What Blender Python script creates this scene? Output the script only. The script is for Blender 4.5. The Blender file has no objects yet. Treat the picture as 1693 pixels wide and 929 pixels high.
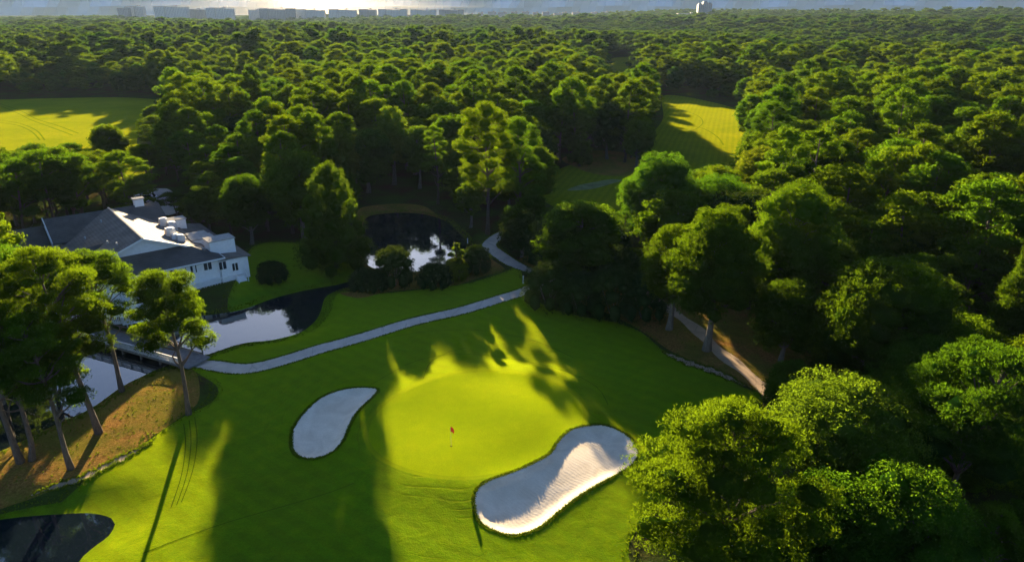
import bpy, math, random
import numpy as np
from math import sin, cos, tan, atan, atan2, radians, pi, sqrt
from mathutils import Vector
from mathutils.geometry import delaunay_2d_cdt

S = bpy.context.scene
# ------------------------------------------------------------------ camera
F, CX, CY, HC = 1144., 846.5, 464.5, 43.
PITCH = atan((CY - 20) / F)
cam_d = bpy.data.cameras.new('camera')
cam = bpy.data.objects.new('camera', cam_d)
S.collection.objects.link(cam)
cam.location = (0, 0, HC)
cam.rotation_euler = (pi / 2 - PITCH, 0, 0)
cam_d.sensor_width = 36
cam_d.lens = 36 * F / 1693
cam_d.clip_start = 1
cam_d.clip_end = 60000
S.camera = cam
# ------------------------------------------------------------------ light
SUN_EL, SUN_AZ = radians(10.5), radians(-14.5)       # azimuth from +Y, towards +X
w = bpy.data.worlds.new('World'); S.world = w
w.use_nodes = True
nt = w.node_tree
sky = nt.nodes.new('ShaderNodeTexSky')
sky.sky_type = 'NISHITA'; sky.sun_disc = False
sky.sun_elevation = SUN_EL
sky.sun_rotation = SUN_AZ
sky.altitude = 0; sky.air_density = 0.55; sky.dust_density = 0.4; sky.ozone_density = 2.2
bg = nt.nodes['Background']
bg.inputs['Strength'].default_value = 0.06
nt.links.new(sky.outputs[0], bg.inputs['Color'])
sl = bpy.data.lights.new('sun', 'SUN')
sl.energy = 5.0; sl.angle = radians(0.55); sl.color = (1.0, 0.78, 0.46)
so = bpy.data.objects.new('sun', sl); S.collection.objects.link(so)
sd = Vector((sin(SUN_AZ) * cos(SUN_EL), cos(SUN_AZ) * cos(SUN_EL), sin(SUN_EL)))
so.rotation_euler = sd.to_track_quat('Z', 'Y').to_euler()
so.location = (-60, 230, 70)
S.view_settings.view_transform = 'Standard'
S.view_settings.look = 'None'
S.view_settings.gamma = 1
S.view_settings.use_curve_mapping = False
S.view_settings.exposure = 2.3
cy = S.cycles
cy.max_bounces = 6; cy.diffuse_bounces = 3; cy.glossy_bounces = 2; cy.transmission_bounces = 3
cy.volume_bounces = 0; cy.transparent_max_bounces = 4
cy.use_denoising = True
cy.denoising_prefilter = 'NONE'
cy.caustics_reflective = False; cy.caustics_refractive = False
cy.sample_clamp_indirect = 3; cy.sample_clamp_direct = 2.5

rnd = random.Random(7)
NR = np.random.default_rng(7)

# ------------------------------------------------------------------ helpers
def G(x, y, z=0.):
    u = (x - CX) / F; v = (CY - y) / F
    dy = cos(PITCH) + v * sin(PITCH); dz = -sin(PITCH) + v * cos(PITCH)
    t = (z - HC) / dz
    return (u * t, dy * t)

def dep(y):
    return PITCH + atan((y - CY) / F)

def height_for(D, ytop):
    return HC - D * tan(dep(ytop))

def link(o, parent=None):
    S.collection.objects.link(o)
    if parent is not None:
        o.parent = parent
    return o

def tag(o, label=None, cat=None, group=None, kind=None):
    if label: o['label'] = label
    if cat: o['category'] = cat
    if group: o['group'] = group
    if kind: o['kind'] = kind
    return o

def empty(name, loc=(0, 0, 0), rz=0.):
    o = bpy.data.objects.new(name, None)
    o.empty_display_size = .3
    o.location = loc; o.rotation_euler = (0, 0, rz)
    return link(o)

class MB:
    """collects boxes, tubes, polys; builds one mesh object"""
    def __init__(self): self.v = []; self.f = []; self.m = []
    def add(self, vs, fs, mi=0):
        b = len(self.v)
        self.v += [tuple(p) for p in vs]
        self.f += [tuple(i + b for i in f) for f in fs]
        self.m += [mi] * len(fs)
    def box(self, x0, x1, y0, y1, z0, z1, mi=0, top=None):
        s = top if top else 0
        v = [(x0, y0, z0), (x1, y0, z0), (x1, y1, z0), (x0, y1, z0),
             (x0 + s, y0 + s, z1), (x1 - s, y0 + s, z1), (x1 - s, y1 - s, z1), (x0 + s, y1 - s, z1)]
        self.add(v, [(0, 3, 2, 1), (4, 5, 6, 7), (0, 1, 5, 4), (1, 2, 6, 5), (2, 3, 7, 6), (3, 0, 4, 7)], mi)
    def beam(self, a, b, w=.1, h=None, mi=0):
        a = Vector(a); b = Vector(b); d = (b - a)
        if d.length < 1e-6: return
        d.normalize()
        up = Vector((0, 0, 1)) if abs(d.z) < .95 else Vector((1, 0, 0))
        s = d.cross(up).normalized(); u = s.cross(d)
        h = h or w
        s = s * w / 2; u = u * h / 2
        v = [a - s - u, a + s - u, a + s + u, a - s + u, b - s - u, b + s - u, b + s + u, b - s + u]
        self.add(v, [(0, 3, 2, 1), (4, 5, 6, 7), (0, 1, 5, 4), (1, 2, 6, 5), (2, 3, 7, 6), (3, 0, 4, 7)], mi)
    def tube(self, pts, rad, n=7, mi=0, cap=True):
        pts = [Vector(p) for p in pts]
        rings = []
        for i, p in enumerate(pts):
            d = (pts[min(i + 1, len(pts) - 1)] - pts[max(i - 1, 0)]).normalized()
            up = Vector((0, 1, 0)) if abs(d.y) < .9 else Vector((1, 0, 0))
            s = d.cross(up).normalized(); u = s.cross(d)
            r = rad[i] if hasattr(rad, '__len__') else rad
            rings.append([p + s * (r * cos(2 * pi * k / n)) + u * (r * sin(2 * pi * k / n)) for k in range(n)])
        v = [q for r in rings for q in r]
        f = []
        for i in range(len(pts) - 1):
            for k in range(n):
                a = i * n + k; b = i * n + (k + 1) % n
                f.append((a, b, b + n, a + n))
        if cap:
            f.append(tuple(range(n))[::-1]); f.append(tuple((len(pts) - 1) * n + k for k in range(n)))
        self.add(v, f, mi)
    def slab(self, poly, z0, z1, mi=0):
        n = len(poly)
        v = [(x, y, z0) for x, y in poly] + [(x, y, z1) for x, y in poly]
        f = [tuple(range(n))[::-1], tuple(range(n, 2 * n))]
        for i in range(n):
            j = (i + 1) % n
            f.append((i, j, j + n, i + n))
        self.add(v, f, mi)
    def plate(self, quad, t=.12, mi=0):
        """a sloped plate: 3 or 4 points, thickness downwards"""
        n = len(quad)
        v = [tuple(p) for p in quad] + [(p[0], p[1], p[2] - t) for p in quad]
        f = [tuple(range(n)), tuple(range(n, 2 * n))[::-1]]
        for i in range(n):
            j = (i + 1) % n
            f.append((i, i + n, j + n, j))
        self.add(v, f, mi)
    def build(self, name, mats, parent=None, smooth=False):
        me = bpy.data.meshes.new(name)
        me.from_pydata(self.v, [], self.f)
        if not isinstance(mats, (list, tuple)): mats = [mats]
        for m in mats: me.materials.append(m)
        me.polygons.foreach_set('material_index', self.m)
        if smooth: me.polygons.foreach_set('use_smooth', [True] * len(self.f))
        me.update()
        o = bpy.data.objects.new(name, me)
        return link(o, parent)

# ------------------------------------------------------------------ materials
def mat(name):
    m = bpy.data.materials.new(name); m.use_nodes = True
    return m, m.node_tree, m.node_tree.nodes['Principled BSDF']

def N(t, typ, **kw):
    n = t.nodes.new(typ)
    for k, v in kw.items():
        if k in n.inputs: n.inputs[k].default_value = v
        else: setattr(n, k, v)
    return n

def noise(t, scale, detail=3, rough=.55, coord=None, dist=0.):
    n = N(t, 'ShaderNodeTexNoise'); n.inputs['Scale'].default_value = scale
    n.inputs['Detail'].default_value = detail; n.inputs['Roughness'].default_value = rough
    n.inputs['Distortion'].default_value = dist
    if coord is not None: t.links.new(coord, n.inputs['Vector'])
    return n

def ramp(t, fac, stops):
    r = N(t, 'ShaderNodeValToRGB')
    while len(r.color_ramp.elements) < len(stops): r.color_ramp.elements.new(.5)
    for e, (p, c) in zip(r.color_ramp.elements, stops):
        e.position = p; e.color = (*c, 1) if len(c) == 3 else c
    t.links.new(fac, r.inputs[0])
    return r

def mixc(t, fac, a, b, mode='MIX'):
    m = N(t, 'ShaderNodeMix'); m.data_type = 'RGBA'; m.blend_type = mode
    if isinstance(fac, float): m.inputs[0].default_value = fac
    else: t.links.new(fac, m.inputs[0])
    for v, i in ((a, 6), (b, 7)):
        if isinstance(v, tuple): m.inputs[i].default_value = (*v, 1)
        else: t.links.new(v, m.inputs[i])
    return m.outputs[2]

def math_(t, op, a, b=0., clamp=False):
    m = N(t, 'ShaderNodeMath'); m.operation = op; m.use_clamp = clamp
    for v, i in ((a, 0), (b, 1)):
        if isinstance(v, (int, float)): m.inputs[i].default_value = v
        else: t.links.new(v, m.inputs[i])
    return m.outputs[0]

def bump(t, p, h, strength=.4, dist=.1):
    b = N(t, 'ShaderNodeBump'); b.inputs['Strength'].default_value = strength
    b.inputs['Distance'].default_value = dist
    t.links.new(h, b.inputs['Height']); t.links.new(b.outputs[0], p.inputs['Normal'])
    return b

def simple(name, col, rough=.7, var=.15, scale=3., metallic=0., bmp=0.):
    m, t, p = mat(name)
    g = N(t, 'ShaderNodeNewGeometry')
    n = noise(t, scale, 4, .6, g.outputs['Position'])
    a = tuple(c * (1 - var) for c in col); b = tuple(min(1, c * (1 + var)) for c in col)
    r = ramp(t, n.outputs[0], [(.3, a), (.7, b)])
    t.links.new(r.outputs[0], p.inputs['Base Color'])
    p.inputs['Roughness'].default_value = rough; p.inputs['Metallic'].default_value = metallic
    if rough >= .8: p.inputs['Specular IOR Level'].default_value = 0
    if bmp: bump(t, p, n.outputs[0], .5, bmp)
    return m

GC = G(785, 712); GA, GB, GR = 13.2, 10.3, 0.0       # putting green centre and half axes (fitted below)

def grass_mat(name, c1, c2, c3, fine=1., rings=False, stripes=0., relief=.10, sheen=.36):
    """c1 dark, c2 mid, c3 yellowish tones of the turf"""
    m, t, p = mat(name)
    g = N(t, 'ShaderNodeNewGeometry'); pos = g.outputs['Position']
    big = noise(t, .035, 4, .6, pos, .6)
    med = noise(t, .55, 5, .65, pos, .3)
    fin = noise(t, 7. * fine, 3, .7, pos)
    base = ramp(t, med.outputs[0], [(.30, c1), (.5, c2), (.74, c3)]).outputs[0]
    patch = ramp(t, big.outputs[0], [(.33, (.66, .80, .85)), (.67, (1.34, 1.16, 1.0))]).outputs[0]
    col = mixc(t, 1., base, patch, 'MULTIPLY')
    spk = ramp(t, fin.outputs[0], [(.3, (.62, .66, .62)), (.7, (1.34, 1.3, 1.3))]).outputs[0]
    col = mixc(t, .8, col, spk, 'MULTIPLY')
    h = math_(t, 'ADD', math_(t, 'MULTIPLY', med.outputs[0], 1.0), math_(t, 'MULTIPLY', fin.outputs[0], .35))
    if stripes:
        mp = N(t, 'ShaderNodeMapping'); mp.inputs['Rotation'].default_value = (0, 0, stripes)
        t.links.new(pos, mp.inputs[0])
        wv = N(t, 'ShaderNodeTexWave'); wv.inputs['Scale'].default_value = .16
        wv.inputs['Distortion'].default_value = .6; wv.inputs['Detail Scale'].default_value = .6
        t.links.new(mp.outputs[0], wv.inputs[0])
        st = ramp(t, wv.outputs[0], [(.40, (.88, .92, .95)), (.60, (1.12, 1.07, 1.))]).outputs[0]
        col = mixc(t, 1., col, st, 'MULTIPLY')
    if rings:
        # mower and buggy tracks that circle the putting green
        wn = noise(t, .06, 2, .5, pos)
        sx = N(t, 'ShaderNodeSeparateXYZ'); t.links.new(pos, sx.inputs[0])
        dx = math_(t, 'DIVIDE', math_(t, 'SUBTRACT', sx.outputs[0], GC[0]), GA)
        dy = math_(t, 'DIVIDE', math_(t, 'SUBTRACT', sx.outputs[1], GC[1]), GB)
        d = math_(t, 'SQRT', math_(t, 'ADD', math_(t, 'MULTIPLY', dx, dx), math_(t, 'MULTIPLY', dy, dy)))
        d = math_(t, 'ADD', d, math_(t, 'MULTIPLY', wn.outputs[0], .9))
        s = math_(t, 'SINE', math_(t, 'MULTIPLY', d, 58.))
        line = ramp(t, s, [(.0, (0, 0, 0)), (.80, (0, 0, 0)), (.97, (1, 1, 1))]).outputs[0]
        brk = ramp(t, noise(t, .09, 2, .5, pos).outputs[0], [(.46, (0, 0, 0)), (.60, (1, 1, 1))]).outputs[0]
        fall = ramp(t, math_(t, 'MULTIPLY', d, .25), [(.36, (1, 1, 1)), (.72, (0, 0, 0))]).outputs[0]
        k = mixc(t, 1., mixc(t, 1., line, brk, 'MULTIPLY'), fall, 'MULTIPLY')
        bw = N(t, 'ShaderNodeRGBToBW'); t.links.new(k, bw.inputs[0])
        col = mixc(t, math_(t, 'MULTIPLY', bw.outputs[0], .5), col, (.015, .04, .004))
        h = math_(t, 'SUBTRACT', h, math_(t, 'MULTIPLY', bw.outputs[0], .2))
    t.links.new(col, p.inputs['Base Color'])
    p.inputs['Roughness'].default_value = .85
    p.inputs['Specular IOR Level'].default_value = .0
    p.inputs['Sheen Weight'].default_value = sheen
    p.inputs['Sheen Roughness'].default_value = .5
    p.inputs['Sheen Tint'].default_value = (.90, .95, .01, 1)
    bump(t, p, h, .6, relief)
    return m

M = {}
M['green'] = grass_mat('putting_green_turf', (.130, .225, .003), (.150, .245, .003), (.175, .262, .004), 1.6, relief=.025)
M['collar'] = grass_mat('collar_turf', (.04, .12, .003), (.065, .145, .003), (.09, .165, .003), 1.2, relief=.08, sheen=.6)
M['fairway'] = grass_mat('fairway_turf', (.010, .090, .004), (.026, .122, .004), (.060, .152, .004), 1., rings=True, relief=.14, sheen=.54, stripes=2.2)
M['rough'] = grass_mat('rough_turf', (.07, .13, .010), (.11, .17, .010), (.16, .20, .012), .8, relief=.16)
M['far_fairway'] = grass_mat('far_fairway_turf', (.085, .125, .006), (.11, .145, .006), (.15, .165, .008), .5, stripes=.3, relief=.05, sheen=.12)

def straw_mat():
    m, t, p = mat('pine_straw')
    g = N(t, 'ShaderNodeNewGeometry'); pos = g.outputs['Position']
    a = noise(t, .5, 5, .65, pos, .4); b = noise(t, 4., 5, .75, pos, .5); c = noise(t, .16, 4, .6, pos, .6)
    col = ramp(t, b.outputs[0], [(.3, (.09, .045, .014)), (.5, (.24, .125, .035)), (.72, (.46, .27, .08))]).outputs[0]
    gr = ramp(t, a.outputs[0], [(.35, (.09, .10, .015)), (.65, (.17, .16, .02))]).outputs[0]
    f = ramp(t, c.outputs[0], [(.36, (0, 0, 0)), (.56, (1, 1, 1))])
    bw = N(t, 'ShaderNodeRGBToBW'); t.links.new(f.outputs[0], bw.inputs[0])
    col = mixc(t, math_(t, 'MULTIPLY', bw.outputs[0], .75), col, gr)
    t.links.new(col, p.inputs['Base Color']); p.inputs['Roughness'].default_value = .95
    p.inputs['Specular IOR Level'].default_value = 0
    bump(t, p, math_(t, 'ADD', a.outputs[0], b.outputs[0]), .8, .16)
    return m
M['straw'] = straw_mat()
def floor_mat():
    m, t, p = mat('forest_floor')
    g = N(t, 'ShaderNodeNewGeometry'); pos = g.outputs['Position']
    a = noise(t, .12, 5, .65, pos, .5); b = noise(t, 2., 5, .7, pos)
    col = ramp(t, a.outputs[0], [(.36, (.06, .036, .018)), (.5, (.045, .06, .014)), (.66, (.05, .085, .012))]).outputs[0]
    col = mixc(t, .7, col, ramp(t, b.outputs[0], [(.3, (.6, .6, .6)), (.7, (1.3, 1.3, 1.3))]).outputs[0], 'MULTIPLY')
    t.links.new(col, p.inputs['Base Color']); p.inputs['Roughness'].default_value = .95
    p.inputs['Specular IOR Level'].default_value = 0
    bump(t, p, b.outputs[0], .8, .3)
    return m
M['floor'] = floor_mat()
def sand_mat():
    m, t, p = mat('bunker_sand')
    g = N(t, 'ShaderNodeNewGeometry'); pos = g.outputs['Position']
    a = noise(t, .35, 4, .6, pos, 1.); b = noise(t, 5., 5, .7, pos)
    wv = N(t, 'ShaderNodeTexWave'); wv.inputs['Scale'].default_value = 1.1; wv.inputs['Distortion'].default_value = 9.
    wv.inputs['Detail Scale'].default_value = .35; wv.bands_direction = 'DIAGONAL'
    wv.inputs['Detail'].default_value = 3
    t.links.new(pos, wv.inputs[0])
    col = ramp(t, a.outputs[0], [(.35, (.68, .57, .43)), (.65, (.82, .71, .56))]).outputs[0]
    col = mixc(t, .5, col, ramp(t, b.outputs[0], [(.3, (.85, .85, .85)), (.7, (1.1, 1.1, 1.1))]).outputs[0], 'MULTIPLY')
    t.links.new(col, p.inputs['Base Color']); p.inputs['Roughness'].default_value = .95
    h = math_(t, 'ADD', math_(t, 'MULTIPLY', wv.outputs[0], .2), math_(t, 'ADD', math_(t, 'MULTIPLY', b.outputs[0], .6), a.outputs[0]))
    bump(t, p, h, .45, .06)
    return m
M['sand'] = sand_mat()
def path_mat(name, col):
    m, t, p = mat(name)
    g = N(t, 'ShaderNodeNewGeometry'); pos = g.outputs['Position']
    a = noise(t, .4, 5, .65, pos, .4); b = noise(t, 12., 3, .7, pos)
    c = ramp(t, a.outputs[0], [(.3, tuple(x * .78 for x in col)), (.7, tuple(x * 1.15 for x in col))]).outputs[0]
    c = mixc(t, .6, c, ramp(t, b.outputs[0], [(.3, (.8, .8, .8)), (.7, (1.2, 1.2, 1.2))]).outputs[0], 'MULTIPLY')
    vo = N(t, 'ShaderNodeTexVoronoi'); vo.feature = 'DISTANCE_TO_EDGE'; vo.inputs['Scale'].default_value = .28
    t.links.new(pos, vo.inputs['Vector'])
    ck = ramp(t, vo.outputs['Distance'], [(.0, (.55, .55, .55)), (.02, (1, 1, 1))]).outputs[0]
    c = mixc(t, .7, c, ck, 'MULTIPLY')
    t.links.new(c, p.inputs['Base Color']); p.inputs['Roughness'].default_value = .9
    bump(t, p, b.outputs[0], .3, .02)
    return m
M['path'] = path_mat('cart_path', (.58, .49, .41))
M['dirtpath'] = path_mat('sandy_path', (.42, .29, .19))
M['oldsand'] = simple('grassy_sand', (.17, .19, .085), .95, .3, .4)
M['bed'] = simple('pond_bed', (.03, .03, .02), .9)
def water_mat():
    m, t, p = mat('pond_water')
    g = N(t, 'ShaderNodeNewGeometry'); pos = g.outputs['Position']
    a = noise(t, .8, 3, .5, pos)
    p.inputs['Base Color'].default_value = (.007, .013, .020, 1)
    p.inputs['Roughness'].default_value = .03
    p.inputs['IOR'].default_value = 1.75
    p.inputs['Specular IOR Level'].default_value = .9
    bump(t, p, a.outputs[0], .16, .05)
    return m
M['water'] = water_mat()

def leaf_mat(name, dark, light, trans, rough=.55, tw=.42):
    m, t, p = mat(name)
    oi = N(t, 'ShaderNodeObjectInfo')
    at = N(t, 'ShaderNodeAttribute'); at.attribute_name = 'tint'
    v = math_(t, 'ADD', math_(t, 'MULTIPLY', at.outputs['Fac'], .65), math_(t, 'MULTIPLY', oi.outputs['Random'], .5))
    c = ramp(t, v, [(.12, dark), (.95, light)]).outputs[0]
    # a few trees lean to blue green, a few to olive
    r2 = math_(t, 'FRACT', math_(t, 'MULTIPLY', oi.outputs['Random'], 17.3))
    hue = ramp(t, r2, [(0., (.72, .95, 1.2)), (.5, (1, 1, 1)), (1., (1.16, 1.03, .8))]).outputs[0]
    c = mixc(t, 1., c, hue, 'MULTIPLY')
    t.nodes.remove(p); p = N(t, 'ShaderNodeBsdfDiffuse'); t.links.new(c, p.inputs[0])
    tr = N(t, 'ShaderNodeBsdfTranslucent')
    tc = mixc(t, 1., ramp(t, v, [(.12, tuple(x * .6 for x in trans)), (.95, trans)]).outputs[0], hue, 'MULTIPLY')
    t.links.new(tc, tr.inputs[0])
    mx = N(t, 'ShaderNodeMixShader'); mx.inputs[0].default_value = tw
    t.links.new(p.outputs[0], mx.inputs[1]); t.links.new(tr.outputs[0], mx.inputs[2])
    t.links.new(mx.outputs[0], t.nodes['Material Output'].inputs[0])
    return m
M['pine'] = leaf_mat('pine_needles', (.006, .021, .003), (.032, .072, .005), (.22, .36, .008))
M['oak'] = leaf_mat('oak_leaves', (.006, .022, .003), (.029, .074, .005), (.21, .36, .008))
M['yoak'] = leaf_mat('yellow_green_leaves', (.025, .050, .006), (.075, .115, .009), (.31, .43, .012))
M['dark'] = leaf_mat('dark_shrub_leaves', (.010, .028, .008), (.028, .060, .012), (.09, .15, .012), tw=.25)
M['farpine'] = leaf_mat('distant_pine_needles', (.006, .020, .004), (.030, .066, .006), (.18, .32, .008), tw=.3)
M['faroak'] = leaf_mat('distant_oak_leaves', (.006, .021, .004), (.027, .066, .006), (.17, .32, .008), tw=.3)
def bark_mat(name, a, b):
    m, t, p = mat(name)
    tc = N(t, 'ShaderNodeTexCoord')
    mp = N(t, 'ShaderNodeMapping'); mp.inputs['Scale'].default_value = (3, 3, .7)
    t.links.new(tc.outputs['Object'], mp.inputs[0])
    n = noise(t, 2., 5, .7, mp.outputs[0], .5)
    c = ramp(t, n.outputs[0], [(.3, a), (.7, b)]).outputs[0]
    t.links.new(c, p.inputs['Base Color']); p.inputs['Roughness'].default_value = .9
    bump(t, p, n.outputs[0], .8, .08)
    return m
M['bark'] = bark_mat('pine_bark', (.045, .030, .022), (.14, .095, .068))
M['greybark'] = bark_mat('grey_bark', (.08, .066, .052), (.22, .18, .145))

# ------------------------------------------------------------------ outlines (in photograph pixels -> ground metres)
def spline(pts, step=.7, closed=True):
    n = len(pts); out = []
    rng_ = range(n if closed else n - 1)
    for i in rng_:
        if closed: p0, p1, p2, p3 = pts[i - 1], pts[i], pts[(i + 1) % n], pts[(i + 2) % n]
        else: p0, p1, p2, p3 = pts[max(i - 1, 0)], pts[i], pts[i + 1], pts[min(i + 2, n - 1)]
        L = sqrt((p2[0] - p1[0]) ** 2 + (p2[1] - p1[1]) ** 2)
        k = max(1, int(L / step))
        for j in range(k):
            t = j / k
            out.append(tuple(.5 * ((2 * p1[a]) + (-p0[a] + p2[a]) * t + (2 * p0[a] - 5 * p1[a] + 4 * p2[a] - p3[a]) * t * t
                                   + (-p0[a] + 3 * p1[a] - 3 * p2[a] + p3[a]) * t ** 3) for a in (0, 1)))
    if not closed: out.append(tuple(pts[-1]))
    return out
def gp(pix, z=0.): return [G(x, y, z) for x, y in pix]

bunker_1 = spline(gp([(484,735),(484,712),(490,698),(505,680),(529,661),(557,649),(589,643),(613,644),(624,648),(617,660),(601,675),(586,692),(576,712),(567,731),(553,746),(533,753),(509,754),(492,748)]), .35)
bunker_2 = spline(gp([(789,818),(811,802),(847,790),(879,776),(910,759),(922,741),(942,721),(966,713),(998,710),(1026,717),(1045,731),(1054,751),(1045,770),(1026,784),(986,806),(954,824),(926,844),(898,866),(875,878),(847,884),(819,878),(795,864),(786,842)]), .35)
gpx = []
for k in range(40):
    a = 2 * pi * k / 40
    ex = 172 * cos(a) * (1.0 + .04 * cos(2 * a + .6)); ey = 86 * sin(a)
    th = radians(-5)
    gpx.append((787 + ex * cos(th) - ey * sin(th), 708 + ex * sin(th) + ey * cos(th)))
green = spline(gp(gpx), .6)
def offset_poly(poly, d):
    n = len(poly); out = []
    A = sum(poly[i][0] * poly[(i + 1) % n][1] - poly[(i + 1) % n][0] * poly[i][1] for i in range(n))
    s = 1 if A > 0 else -1
    for i in range(n):
        a = poly[i - 1]; b = poly[(i + 1) % n]
        tx, ty = b[0] - a[0], b[1] - a[1]; L = sqrt(tx * tx + ty * ty) or 1
        out.append((poly[i][0] + s * ty / L * d, poly[i][1] - s * tx / L * d))
    return out
collar = spline(gp([(787 + (x - 787) * 1.05, 708 + (y - 708) * 1.07) for x, y in gpx]), .6)
gcx = sum(p[0] for p in green) / len(green); gcy = sum(p[1] for p in green) / len(green)

def ribbon(cl, wd):
    L, R = [], []
    n = len(cl)
    for i in range(n):
        a = cl[max(i - 1, 0)]; b = cl[min(i + 1, n - 1)]
        tx, ty = b[0] - a[0], b[1] - a[1]; q = sqrt(tx * tx + ty * ty)
        w_ = wd[i] if hasattr(wd, '__len__') else wd
        L.append((cl[i][0] - ty / q * w_ / 2, cl[i][1] + tx / q * w_ / 2)); R.append((cl[i][0] + ty / q * w_ / 2, cl[i][1] - tx / q * w_ / 2))
    return L + R[::-1]
path_cl = spline(gp([(296,590),(332,598),(400,609),(470,598),(545,575),(620,552),(700,529),(780,508),(845,491),(872,482)]), 1.0, False)
path_1 = ribbon(path_cl, 2.7)
path_cl2 = spline(gp([(872,482),(905,466),(908,455),(880,445),(850,436),(826,420),(808,405),(822,392),(838,384)]), 1.0, False)
path_2 = ribbon(path_cl2, 3.0)
path_cl3 = spline(gp([(1060,470),(1092,498),(1118,520),(1150,545),(1185,580),(1225,610),(1262,640),(1300,662),(1400,690)]), 1.0, False)
path_3 = ribbon(path_cl3, [1.9 + .4 * sin(i * .8) for i in range(len(path_cl3))])
path_cl0 = spline([G(60, 520), G(120, 530), G(185, 545)], 1.0, False)
ZW = -.7
creek = spline(gp([(-260,900),(-200,760),(-60,700),(0,660),(70,640),(120,600),(150,585),(225,555),(300,528),(352,520),(400,512),(450,494),(500,481),(560,470),(590,461),(603,462),(600,473),(570,476),(540,490),(530,515),(520,532),(495,550),(450,562),(410,566),(385,572),(330,590),(270,607),(235,622),(200,640),(150,675),(95,700),(50,722),(0,746),(-60,770),(-160,900)], ZW), .8)
pond = spline(gp([(604,362),(640,353),(690,353),(728,362),(750,377),(768,398),(768,420),(752,440),(715,448),(660,448),(620,444),(603,430),(600,400)], ZW), .8)
pond_2 = spline(gp([(-90,905),(-40,868),(20,856),(90,850),(150,848),(184,856),(190,866),(180,885),(150,908),(128,932),(120,980),(90,1060),(-60,1080),(-140,1000)], ZW), .6)
brook = spline(gp([(890,446),(925,440),(980,446),(990,455),(940,458),(905,455)], ZW), .6)

straw_left = spline(gp([(300,602),(322,612),(330,640),(326,668),(300,690),(262,716),(208,752),(150,782),(100,803),(40,822),(-40,850),(-200,960),(-260,900),(-160,820),(0,735),(95,690),(150,665),(200,630),(235,612)]), 1.2)
straw_right = spline(gp([(860,425),(905,455),(960,500),(1000,515),(1060,545),(1110,580),(1170,606),(1225,632),(1262,652),(1330,690),(1450,720),(1500,700),(1300,560),(1180,470),(1050,430),(960,420)]), 1.2)
stone_edge = None
def rag(cl, wd): return ribbon(cl, [max(.12, wd * min(1, 4 * i / len(cl), 4 * (len(cl) - 1 - i) / len(cl)) * (1 + .45 * sin(i * 2.3) + .25 * sin(i * 5.1))) for i in range(len(cl))])
stone_edge = rag(spline(gp([(1095,580),(1135,598),(1170,610),(1200,622),(1232,637)]), .5, False), 1.1)
stone_left = rag(spline(gp([(50,815),(100,800),(140,788),(170,772),(212,752),(250,732)]), .5, False), .75)
pond_bank = spline(gp([(600,476),(560,478),(592,492),(640,482),(700,474),(760,470),(800,458),(835,446),(800,420),(775,408),(740,366),(780,398),(700,340),(600,343),(590,380),(590,440)]), 1.5)
lawn = spline(gp([(330,618),(300,600),(330,586),(385,566),(420,558),(462,549),(492,538),(506,522),(520,494),(556,476),(620,484),(700,476),(780,468),(830,452),(858,440),(868,470),(900,506),(960,522),(1010,530),(1060,548),(1100,580),(1170,612),(1230,640),(1262,662),(1180,760),(1040,900),(1080,1100),(100,1100),(60,960),(140,890),(150,866),(60,862),(-30,850),(-10,842),(60,828),(100,822),(150,786),(215,750),(300,692),(350,665),(360,640)]), 1.2)
house_lawn = spline(gp([(375,505),(395,455),(420,405),(480,400),(560,420),(590,440),(590,462),(560,470),(500,480),(450,492),(400,510)]), 1.2)
far_left = spline([(-420, 400), (-300, 372), (-250, 378), (-215, 384), (-185, 372), (-168, 345), (-140, 262), (-118, 220), (-105, 195), (-130, 172), (-200, 165), (-300, 170), (-420, 190)], 6)
far_right = spline(gp([(1100,158),(1180,170),(1236,192),(1226,240),(1262,300),(1220,318),(1120,345),(1010,372),(930,350),(885,318),(905,292),(960,270),(1060,282),(1070,232),(1096,196)]), 2)
far_glade = spline(gp([(1010,97),(1045,96),(1052,118),(1045,135),(1010,128),(990,110)]), 6)
far_straw = spline(gp([(930,262),(975,250),(1030,252),(1062,272),(1040,290),(985,288),(950,276)]), 2)
far_bunker = spline(gp([(938,315),(958,306),(985,301),(1012,297),(1028,299),(1005,306),(975,313)]), .8)
lot = spline(gp([(235,320),(275,312),(300,335),(292,352),(262,352)]), 2)
clear_zone = gp([(-300,1150),(-300,680),(20,640),(120,575),(160,500),(290,470),(400,425),(430,405),(520,410),(600,400),(592,345),(690,335),(745,352),(800,395),(860,425),(905,500),(1060,470),(1110,470),(1250,590),(1335,690),(1345,800),(1300,980),(1300,1150)])

def inside(P, poly):
    x, y = P[:, 0], P[:, 1]; r = np.zeros(len(P), bool)
    q = np.asarray(poly, float); a = q; b = np.roll(q, -1, 0)
    for (x1, y1), (x2, y2) in zip(a, b):
        if y1 == y2: continue
        c = ((y1 > y) != (y2 > y))
        r ^= c & (x < (x2 - x1) * (y - y1) / (y2 - y1) + x1)
    return r
def dist_edge(P, poly):
    q = np.asarray(poly, float); a = q; b = np.roll(q, -1, 0)
    d = np.full(len(P), 1e9)
    for p, e in zip(a, b):
        v = e - p; L = v @ v
        if L < 1e-12: continue
        t = np.clip(((P - p) @ v) / L, 0, 1)
        d = np.minimum(d, np.hypot(*(P - p - t[:, None] * v).T))
    return d
def sdf(P, poly):
    """negative inside; only exact near the polygon's box"""
    q = np.asarray(poly); lo = q.min(0) - 12; hi = q.max(0) + 12
    near = ((P > lo) & (P < hi)).all(1)
    d = np.full(len(P), 99.)
    if near.any():
        s = dist_edge(P[near], poly); i = inside(P[near], poly)
        d[near] = np.where(i, -s, s)
    return d
def sm(x): x = np.clip(x, 0, 1); return x * x * (3 - 2 * x)

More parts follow.
